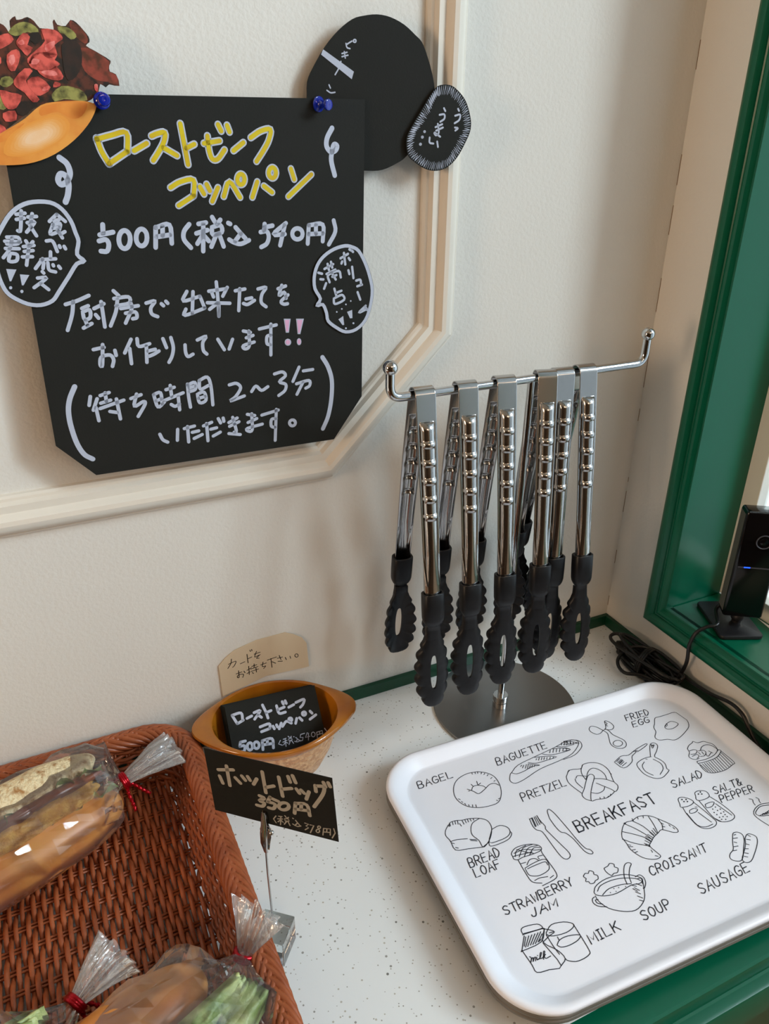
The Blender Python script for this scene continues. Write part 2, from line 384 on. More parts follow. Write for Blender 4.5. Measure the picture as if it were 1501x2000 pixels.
# flat outlines and pen strokes, in tenths of a millimetre on the sheet they are drawn on
DRAW = {
'title': '-982,1193 -960,1104 -919,1019;-983,1187 -873,1215 -763,1232 -771,1103;-919,1019 -775,1103;-722,1109 -621,1160;-578,1211 -532,1228 -476,1234 -490,1171 -536,1103 -587,1040;-501,1131 -400,1073;-350,1297 -335,1148 -321,1008;-324,1125 -257,1154;-179,1160 -53,1178;-147,1213 -144,1113 -124,1048 -78,1048 -19,1113;-55,1294 -33,1248;17,1289 33,1242;54,1107 140,1166;204,1202 290,1250 373,1262 354,1184 307,1112 239,1027;-478,844 -396,884 -291,895 -301,780;-429,710 -301,780;-244,845 -216,790;-189,863 -167,813;-98,836 -155,733;-57,768 0,878 79,758;128,894 122,874 110,860 94,855 80,860 70,875 67,895 73,914 85,929 101,934 115,928 125,914 128,894;234,874 183,756;288,841 356,790;400,939 394,920 382,905 366,900 351,906 340,920 337,940 343,960 355,974 371,980 386,974 397,959 400,939;531,969 556,887;497,754 711,923',
'white': '-1030,589 -1037,524;-1063,515 -961,531;-1075,470 -1023,478 -1006,442 -1026,392 -1072,394;-838,470 -849,436 -868,412 -891,404 -912,415 -924,440 -925,474 -915,507 -896,531 -873,539 -852,529 -839,504 -838,470;-707,479 -716,448 -735,425 -757,418 -777,427 -790,451 -791,483 -781,515 -763,537 -741,545 -721,535 -708,511 -707,479;-630,554 -649,401;-630,551 -520,568 -517,426;-576,557 -582,490;-633,481 -524,492;-361,566 -408,514 -415,451 -366,385;-285,566 -223,574;-310,494 -217,516;-246,565 -268,353;-261,476 -310,414;-250,475 -214,431;-168,614 -149,577;-102,591 -130,560;-178,536 -106,549 -99,495 -175,480 -178,536;-147,476 -196,385;-123,486 -93,382;-38,564 -22,556;21,528 62,478 99,436;62,478 7,419;-41,434 -3,410 55,395 128,421;274,545 265,491;269,518 342,529;234,482 288,485 303,440 281,386 231,361;462,544 347,460 447,456;451,528 400,367;609,451 602,429 584,414 560,409 536,416 520,433 515,455 522,477 540,493 564,498 588,491 604,474 609,451;669,519 652,369;669,519 798,520 793,382;735,517 732,450;666,447 796,447;902,550 915,459 850,353',
'body': '-1398,9 -1313,29 -1215,64;-1339,26 -1363,-74 -1416,-193;-1282,-32 -1232,-15;-1281,-59 -1227,-47 -1231,-107 -1275,-119 -1281,-59;-1271,-125 -1262,-169;-1294,-186 -1226,-156;-1191,-40 -1111,-8;-1129,9 -1130,-192;-1186,-89 -1168,-118;-1023,87 -987,45;-1027,26 -914,31 -915,-18 -1019,-32;-1002,16 -1028,-80 -1084,-188;-985,-56 -846,-45;-904,-13 -900,-63 -964,-176;-953,-97 -876,-93 -869,-138 -903,-146;-780,-29 -707,-18 -747,-70 -745,-120 -701,-146;-658,-44 -643,-61;-619,-27 -606,-44;-438,40 -477,-35 -333,-7;-387,34 -412,-143;-462,-104 -476,-154 -302,-108;-333,-7 -302,-108;-183,100 -182,-35 -187,-187;-254,29 -100,38;-275,-65 -82,-85;-188,-75 -261,-121;-229,14 -218,-21;-93,49 -138,-21;-177,-81 -186,-185;-25,16 60,25;15,30 -9,-153;63,-60 115,-54;38,-96 74,-107 138,-77;176,17 250,25 209,-30 198,-99 239,-140;357,6 429,25;394,33 364,-53 413,-27 428,-81;446,-53 379,-104 403,-130 438,-129;-1246,-366 -1162,-356;-1169,-333 -1196,-501 -1212,-494 -1195,-434 -1124,-424 -1101,-467 -1118,-520;-1080,-390 -1076,-432;-940,-312 -1005,-419;-961,-387 -963,-514;-891,-312 -884,-376 -795,-363;-824,-380 -837,-517;-815,-423 -755,-414;-810,-467 -770,-454 -726,-432;-681,-332 -660,-410;-614,-329 -603,-413 -622,-486 -654,-537;-502,-403 -504,-466 -487,-505 -443,-489;-393,-371 -314,-347 -348,-397 -350,-466 -323,-501;-215,-382 -166,-479;-85,-395 -123,-477;17,-332 80,-350;39,-394 102,-379;66,-337 60,-469 19,-490 6,-461 108,-438;163,-328 322,-306;272,-295 254,-570;265,-392 229,-401 225,-464 257,-477;-1330,-752 -1351,-826;-1280,-778 -1324,-872;-1301,-852 -1294,-969;-1251,-754 -1178,-737;-1209,-736 -1210,-810;-1257,-820 -1175,-804;-1268,-865 -1069,-818;-1127,-800 -1119,-978;-1194,-901 -1138,-918;-1009,-812 -922,-789;-958,-779 -990,-883 -912,-852 -899,-876 -970,-977;-817,-802 -794,-916 -735,-879;-817,-802 -758,-793 -755,-893;-803,-859 -754,-847;-708,-772 -636,-759;-668,-739 -667,-838;-730,-865 -565,-818;-611,-846 -612,-967;-679,-909 -647,-930 -608,-915;-519,-746 -521,-857 -515,-956;-520,-754 -454,-738 -455,-799 -510,-814;-507,-781 -457,-771;-414,-726 -341,-704 -316,-783 -315,-962;-414,-726 -412,-804 -336,-780;-443,-845 -430,-926 -373,-911 -382,-836 -443,-845;-436,-885 -378,-876;-809,-1165 -789,-1219 -750,-1248;-650,-1143 -664,-1244;-591,-1145 -499,-1134;-561,-1130 -566,-1275;-524,-1190 -466,-1185;-514,-1250 -438,-1224;-419,-1145 -342,-1122;-389,-1127 -392,-1291;-356,-1186 -302,-1180;-340,-1254 -272,-1226;-279,-1096 -261,-1140;-234,-1097 -230,-1129;-150,-798 -85,-792 -49,-838 -101,-912 -155,-947 -21,-917;50,-885 94,-839 143,-886 206,-859;276,-748 353,-738 380,-778 318,-826 378,-859 366,-916 304,-955;516,-711 449,-839;556,-752 650,-749;483,-866 606,-849 612,-898 572,-919;547,-860 482,-967;-185,-1147 -105,-1115;-182,-1184 -91,-1153;-146,-1103 -123,-1237 -144,-1246;-194,-1252 -89,-1278;-7,-1094 62,-1115;-7,-1173 79,-1147;34,-1094 28,-1248 -11,-1256 -18,-1229 128,-1208;129,-1121 291,-1094;272,-1085 242,-1387;266,-1174 220,-1176 213,-1239 248,-1259;452,-1244 447,-1258 436,-1267 421,-1269 407,-1263 397,-1250 393,-1235 398,-1221 409,-1212 424,-1210 439,-1216 449,-1229 452,-1244',
'paren': '-1438,-654 -1492,-752 -1519,-854 -1521,-982 -1499,-1139 -1457,-1246 -1395,-1301;750,-644 804,-743 837,-877 826,-1057 787,-1224 729,-1343;-1265,1064 -1220,1022 -1209,957 -1240,901 -1282,881 -1300,912 -1277,953 -1243,939 -1231,882 -1249,807 -1273,759;911,1275 865,1203 857,1140 892,1097 936,1107 952,1140 925,1151 905,1099 896,1025 924,913',
'excl': '395,-258 459,-264 436,-386 407,-383;511,-268 585,-274 544,-409 518,-406;453,-474 448,-490 436,-501 420,-503 404,-497 394,-485 391,-468 396,-452 408,-442 423,-439 439,-445 450,-458 453,-474;551,-479 547,-495 539,-506 527,-509 516,-504 509,-491 507,-475 510,-459 519,-448 530,-445 541,-450 549,-463 551,-479',
'exclin': '405,-269 447,-272 429,-374 413,-373;521,-279 572,-283 537,-397 525,-396;442,-473 439,-484 431,-491 420,-493 410,-489 403,-480 401,-469 404,-458 412,-451 423,-449 433,-453 440,-462 442,-473;543,-478 541,-490 535,-498 528,-500 521,-497 516,-487 514,-475 517,-464 523,-456 530,-453 537,-457 542,-466 543,-478',
'board': '-1632,1032 -868,1486 1215,1495 1145,-1073 841,-1470 -1389,-1452 -1666,-1138',
'lb': '-1499,784 -1597,758 -1682,700 -1753,617 -1804,543 -1838,458 -1849,362 -1850,263 -1837,187 -1812,120 -1764,71 -1676,19 -1581,2 -1487,28 -1426,92 -1326,209 -1249,306 -1189,325 -1235,380 -1210,478 -1223,548 -1245,637 -1299,726 -1377,776 -1499,784',
'rb': '1002,353 890,330 784,272 716,194 680,92 681,-15 730,-114 694,-174 754,-171 791,-253 808,-329 894,-399 989,-446 1100,-431 1199,-351 1257,-217 1280,-69 1253,67 1207,190 1141,300 1075,338 1002,353',
'lbt': '-1592,707 -1622,574 -1641,570;-1631,684 -1570,690;-1636,649 -1580,657;-1554,663 -1495,665;-1521,685 -1541,629;-1566,623 -1513,628 -1582,558;-1554,610 -1519,529;-1724,528 -1646,522 -1658,479 -1733,480;-1743,500 -1639,491;-1687,524 -1722,443 -1775,385;-1722,414 -1678,401 -1690,358 -1742,359 -1722,414;-1748,449 -1656,443;-1599,496 -1589,471;-1552,488 -1574,465;-1623,456 -1549,462;-1624,421 -1562,425;-1643,383 -1574,381;-1583,465 -1626,322;-1351,675 -1411,627;-1351,675 -1299,623;-1378,630 -1343,636;-1392,604 -1338,609 -1350,568;-1390,604 -1421,537 -1355,553;-1392,577 -1348,583;-1365,564 -1339,506;-1314,550 -1351,532;-1456,489 -1413,485 -1392,409;-1370,450 -1367,438;-1337,444 -1330,426;-1441,409 -1448,367;-1518,356 -1413,357;-1505,362 -1568,294;-1503,332 -1515,291;-1474,331 -1473,278 -1430,260;-1439,314 -1437,306;-1400,301 -1391,285;-1524,268 -1516,257;-1566,223 -1501,221 -1603,154;-1549,181 -1502,132',
'lbp': '-1772,303 -1702,294 -1754,212 -1765,213;-1685,258 -1620,249 -1674,176 -1686,177;-1756,164 -1758,158 -1763,154 -1769,153 -1775,155 -1778,159 -1778,165 -1776,171 -1771,175 -1765,176 -1759,174 -1756,170 -1756,164;-1683,131 -1686,125 -1691,121 -1697,120 -1702,122 -1705,127 -1706,133 -1703,139 -1698,143 -1692,144 -1687,142 -1683,137 -1683,131',
'rbt': '953,231 1026,265;987,275 998,176;968,203 961,186;1032,229 1045,211;1041,303 1054,295;1066,290 1076,280;1027,123 1036,90;1064,151 1075,52;1102,28 1143,32 1149,-11;1112,-23 1159,-12;1114,-76 1140,-145;1194,-205 1124,-262 1201,-237;1187,-211 1211,-247;737,120 771,109;754,63 782,59;807,24 786,-22;796,149 881,185;827,190 838,138;860,206 871,156;814,104 900,137;841,31 830,94 932,123 951,66;857,122 901,51;869,77 909,89;885,-29 903,-93;904,-67 954,-52;876,-116 957,-89 979,-133 887,-165 876,-116',
'rbp': '917,-307 965,-280 973,-362 956,-363;1005,-246 1056,-232 1057,-307 1033,-307;911,-238 910,-242 907,-244 903,-245 898,-244 896,-241 895,-237 896,-233 899,-231 903,-230 907,-232 910,-235 911,-238;962,-215 960,-219 957,-221 953,-222 949,-221 946,-218 945,-214 947,-210 950,-208 954,-207 958,-209 961,-212 962,-215;1003,-178 1002,-182 999,-184 995,-185 991,-183 988,-180 987,-177 988,-173 991,-171 996,-170 1000,-171 1002,-174 1003,-178;1052,-151 1051,-155 1048,-157 1044,-158 1039,-156 1037,-153 1036,-150 1037,-146 1040,-144 1044,-143 1048,-144 1051,-147 1052,-151;999,-396 998,-400 994,-403 990,-404 985,-402 981,-399 980,-394 982,-390 985,-387 990,-386 995,-388 998,-392 999,-396;1076,-356 1075,-361 1071,-364 1067,-364 1062,-363 1058,-359 1057,-355 1058,-350 1062,-347 1067,-347 1072,-348 1075,-352 1076,-356',
'oval': '-68,1507 50,1493 171,1446 270,1378 333,1327 380,1239 428,1120 462,988 458,852 394,670 219,463 117,398 -11,349 -138,342 -288,362 -446,475 -587,632 -659,784 -675,874 -668,1012 -619,1111 -511,1267 -394,1385 -278,1465 -185,1492',
'ovt': '-335,1294 -326,1266 -301,1259;-328,1288 -285,1312;-249,1315 -250,1310 -255,1306 -260,1305 -266,1306 -271,1309 -272,1314 -270,1319 -266,1322 -260,1324 -254,1323 -250,1320 -249,1315;-370,1222 -327,1232;-370,1200 -319,1212;-350,1236 -342,1191;-380,1166 -399,1117 -431,1070;-485,995 -474,972;-504,955 -472,938 -435,942',
'ovband': '-529,1246 -547,1209 -288,1041 -269,1096',
'fb': '484,1008 586,1018 665,981 749,898 803,771 810,673 769,574 695,452 606,372 500,339 393,353 287,409 214,475 201,605 265,722 338,829 410,934',
'fbt': '678,836 688,821;653,782 700,791 694,750 651,723;656,689 685,683 661,665;543,839 557,817;504,787 548,791 550,757 513,733;469,690 532,714;477,663 540,688;490,716 502,647 475,626 460,649 517,615;417,608 418,568 454,560;490,576 499,533;371,654 370,652 369,651 367,651 365,651 364,652 363,654 363,656 365,657 367,657 369,657 370,656 371,654;353,611 352,609 350,607 348,607 345,607 343,609 343,611 343,613 345,615 348,615 350,615 352,613 353,611;337,555 336,552 334,551 332,550 329,551 327,552 326,555 327,557 329,558 331,559 334,558 336,557 337,555',
'pic_lettuce_dark': '-1872,1455 -1774,1645 -1644,1786 -1563,1858 -1505,1896 -1471,1870 -1461,1847 -1446,1868 -1442,1915 -1402,1943 -1398,1922 -1362,1928 -1325,1942 -1286,1920 -1257,1881 -1214,1879 -1169,1857 -1166,1922 -1151,1935 -1138,1907 -1085,1902 -1047,1940 -1009,1926 -970,1883 -940,1843 -940,1810 -967,1788 -915,1760 -872,1737 -811,1700 -825,1670 -826,1631 -786,1615 -772,1541 -843,1549 -870,1529 -905,1550 -928,1493 -961,1466 -1013,1434 -1147,1418 -1333,1406 -1433,1353 -1576,1256 -1692,1203 -1866,1159 -1911,1270',
'pic_lettuce_green': '-1463,1847 -1412,1893 -1356,1912 -1306,1903 -1268,1872 -1282,1843 -1341,1853 -1388,1834 -1424,1825;-1140,1895 -1077,1894 -1036,1871 -1023,1839 -1062,1821 -1102,1852 -1128,1859;-1248,1477 -1174,1530 -1092,1524 -1031,1499 -1012,1443 -1087,1441 -1170,1448 -1237,1430;-1559,1570 -1505,1580 -1485,1547 -1536,1513 -1576,1528;-1589,1461 -1557,1445 -1560,1385 -1606,1376',
'pic_meat': '-1575,1798 -1519,1824 -1465,1839 -1437,1804 -1478,1770 -1534,1743 -1589,1725;-1421,1796 -1368,1847 -1329,1825 -1355,1775 -1323,1760 -1368,1709 -1397,1741 -1418,1764;-1250,1873 -1161,1874 -1122,1843 -1121,1818 -1177,1783 -1169,1725 -1236,1697 -1284,1729 -1359,1660 -1371,1692 -1308,1744 -1236,1805;-1331,1719 -1247,1738 -1169,1725 -1193,1691 -1161,1667 -1241,1622 -1329,1627 -1368,1659;-1320,1628 -1250,1622 -1190,1653 -1151,1591 -1187,1564 -1275,1579;-1484,1556 -1399,1633 -1349,1618 -1404,1558 -1379,1500 -1336,1441 -1384,1423 -1427,1482 -1474,1514;-1395,1558 -1319,1586 -1249,1520 -1302,1476 -1349,1466 -1387,1508;-1583,1495 -1516,1480 -1448,1464 -1498,1386 -1553,1377 -1580,1419;-1593,1351 -1510,1369 -1513,1309 -1585,1299;-1679,1272 -1624,1282 -1588,1238 -1691,1212;-1497,1712 -1430,1747 -1412,1707 -1464,1615 -1505,1630;-1216,1555 -1181,1547 -1184,1530 -1231,1520;-1596,1692 -1549,1710 -1542,1662 -1612,1610',
'pic_meat_light': '-1414,1789 -1380,1806 -1372,1782 -1399,1773;-1240,1780 -1173,1808 -1189,1766 -1238,1739;-1296,1612 -1258,1626 -1204,1623 -1190,1598 -1246,1592;-1492,1696 -1454,1714 -1453,1673 -1484,1647;-1295,1519 -1257,1528 -1271,1502 -1308,1497;-1335,1694 -1292,1687 -1314,1661 -1350,1660;-948,1545 -925,1546 -931,1502 -949,1510',
'pic_lettuce_red': '-1006,1773 -916,1756 -822,1696 -840,1635 -786,1610 -776,1549 -850,1565 -916,1572 -977,1605 -1014,1663;-1043,1937 -971,1879 -947,1826 -974,1800 -1023,1839 -1058,1903;-1250,1873 -1214,1875 -1216,1838 -1252,1812',
'pic_shadow': '-1132,1785 -1062,1821 -1005,1782 -1012,1680 -1063,1593 -1122,1566 -1140,1625 -1138,1693;-1344,1836 -1271,1856 -1261,1812 -1310,1785;-1493,1412 -1436,1430 -1396,1405 -1434,1344 -1497,1343',
'pic_bun': '-1943,1121 -1825,1151 -1694,1194 -1577,1252 -1457,1318 -1333,1406 -1219,1430 -1088,1439 -1013,1434 -959,1413 -977,1359 -1038,1278 -1149,1178 -1296,1087 -1445,1034 -1585,1017 -1728,1023 -1862,1055',
'pic_bun_light': '-1522,1213 -1402,1275 -1276,1311 -1219,1267 -1259,1196 -1381,1133 -1496,1106 -1574,1124;-1288,1133 -1165,1196 -1057,1278 -1084,1223 -1191,1151 -1274,1105',
'pic_bun_dark': '-1335,1393 -1202,1422 -1089,1428 -1015,1421 -1066,1340 -1144,1322 -1230,1364 -1345,1337;-1699,1168 -1579,1238 -1462,1292 -1526,1239 -1628,1168',
'beige': '-509,64 -427,150 -315,223 -69,279 261,284 357,231 454,157 507,63 524,-272 8,-239 -497,-361',
'beiget': '-401,58 -317,74 -337,21 -359,3;-363,117 -374,60 -412,4;-270,23 -219,35;-188,126 -183,7;-179,63 -137,74;-151,171 -146,150;-133,175 -128,155;-108,102 -39,108;-79,132 -104,63 -58,73;-41,76 -85,41 -55,32;-327,-98 -262,-91;-297,-63 -297,-154 -317,-147 -301,-119 -247,-129 -257,-170;-238,-90 -226,-114;-203,-89 -151,-69;-180,-40 -181,-154;-207,-134 -171,-121;-146,-54 -88,-48;-162,-86 -76,-77;-117,-28 -120,-74;-158,-120 -72,-112;-100,-86 -98,-148;-145,-138 -133,-155;-44,-66 22,-59;-14,-36 -25,-94 13,-98 -13,-126;35,-25 143,-15;78,-16 84,-141;89,-64 129,-97;153,-38 213,-37;176,-5 194,-68;158,-81 210,-94;245,-52 257,-88;301,-53 308,-87;399,-76 396,-87 389,-93 378,-93 369,-86 362,-76 360,-63 363,-53 370,-46 380,-46 390,-53 397,-63 399,-76',
'fct': '60,-114 98,-212;60,-114 156,-112 160,-189;98,-212 166,-190;207,-181 261,-168;292,-140 361,-134 285,-208;325,-170 359,-206;395,-81 417,-166 426,-229;416,-170 473,-160;541,-124 553,-207 621,-211;541,-170 620,-156;610,-95 617,-123;643,-93 650,-124;667,-169 727,-154;754,-137 848,-123 828,-171 792,-198;325,-300 427,-290 423,-340;330,-352 423,-340;460,-324 470,-354;500,-320 505,-343;553,-314 520,-366;560,-350 611,-308 660,-339;673,-304 669,-311 662,-315 653,-316 645,-312 640,-304 640,-296 644,-288 651,-284 660,-284 668,-288 672,-295 673,-304;727,-304 705,-352;758,-304 780,-338;834,-277 830,-285 822,-290 812,-290 804,-286 799,-278 798,-269 802,-260 810,-256 820,-255 828,-260 833,-268 834,-277;886,-263 903,-289;867,-346 940,-315;93,-405 79,-445;93,-405 146,-405;79,-445 128,-451 115,-501 70,-500;208,-477 201,-494 189,-504 174,-506 162,-498 155,-482 155,-464 162,-447 174,-436 189,-434 201,-442 208,-458 208,-477;278,-481 271,-497 259,-507 244,-508 232,-500 224,-486 224,-468 231,-452 243,-442 258,-441 270,-449 278,-464 278,-481;319,-444 309,-535;319,-444 424,-448 420,-544;372,-448 366,-490;316,-487 423,-498',
'fcs': '507,-487 481,-518 518,-540;733,-478 720,-507 752,-515 739,-543 710,-543;733,-478 776,-476;807,-477 777,-521 826,-520;818,-486 803,-555;887,-515 881,-527 872,-534 861,-535 851,-529 846,-518 846,-506 851,-494 861,-487 872,-486 881,-492 887,-503 887,-515;907,-497 903,-554;907,-497 971,-493 968,-550;910,-524 970,-523;941,-496 937,-524;1002,-476 1020,-515 997,-558;540,-483 571,-480;530,-511 575,-502;559,-484 554,-562;554,-517 532,-540;560,-517 578,-533;597,-465 607,-479;630,-473 617,-485;594,-494 629,-489 633,-509 596,-515 594,-494;610,-516 589,-550;622,-512 639,-550;653,-483 659,-485;675,-496 690,-515 703,-530;690,-515 672,-538;655,-533 669,-541 689,-546 713,-535',
'hot': '-477,583 549,592 588,-41 -441,-47',
'hott': '-372,399 -244,436;-298,459 -286,263;-366,337 -345,269;-233,360 -193,316;-176,395 -150,359;-127,404 -110,371;-53,403 -83,340;-3,489 14,284;18,339 84,374;129,477 151,291;155,364 227,395;205,506 219,455;241,525 263,463;266,402 289,365;303,402 327,377;365,404 342,323;417,482 421,425;433,483 485,488 472,408 402,265;482,533 497,495;519,541 533,507;-42,235 -2,221 -46,182 -6,171 -25,131 -71,128;46,248 23,192;45,242 114,225;28,194 83,187 68,137 27,132;197,202 190,182 174,163 153,151 132,149 117,158 113,175 120,195 136,214 157,226 178,228 192,219 197,202;252,254 240,144;251,252 342,265 363,161;252,191 351,208;299,257 295,205',
'hots': '83,64 61,25 81,-9;320,69 350,67 328,40 349,29 320,-2;362,64 393,69 362,-19;446,67 444,60 440,53 434,49 428,49 424,53 423,59 425,67 429,73 435,77 441,77 445,73 446,67;438,26 436,16 430,8 423,3 416,3 411,8 409,16 412,25 417,34 424,38 431,39 436,34 438,26;471,64 463,-9;471,64 525,77 522,11;468,26 524,39;497,67 494,33;552,88 562,46 538,-14;106,69 134,74;96,38 138,50;124,69 117,-18;118,32 97,6;124,33 140,16;158,92 168,77;188,84 176,71;155,59 187,67 191,45 157,37 155,59;170,36 149,-2;180,41 196,0;222,87 228,84;245,72 261,50 276,32;261,50 240,20;220,25 236,16 258,11 286,26',
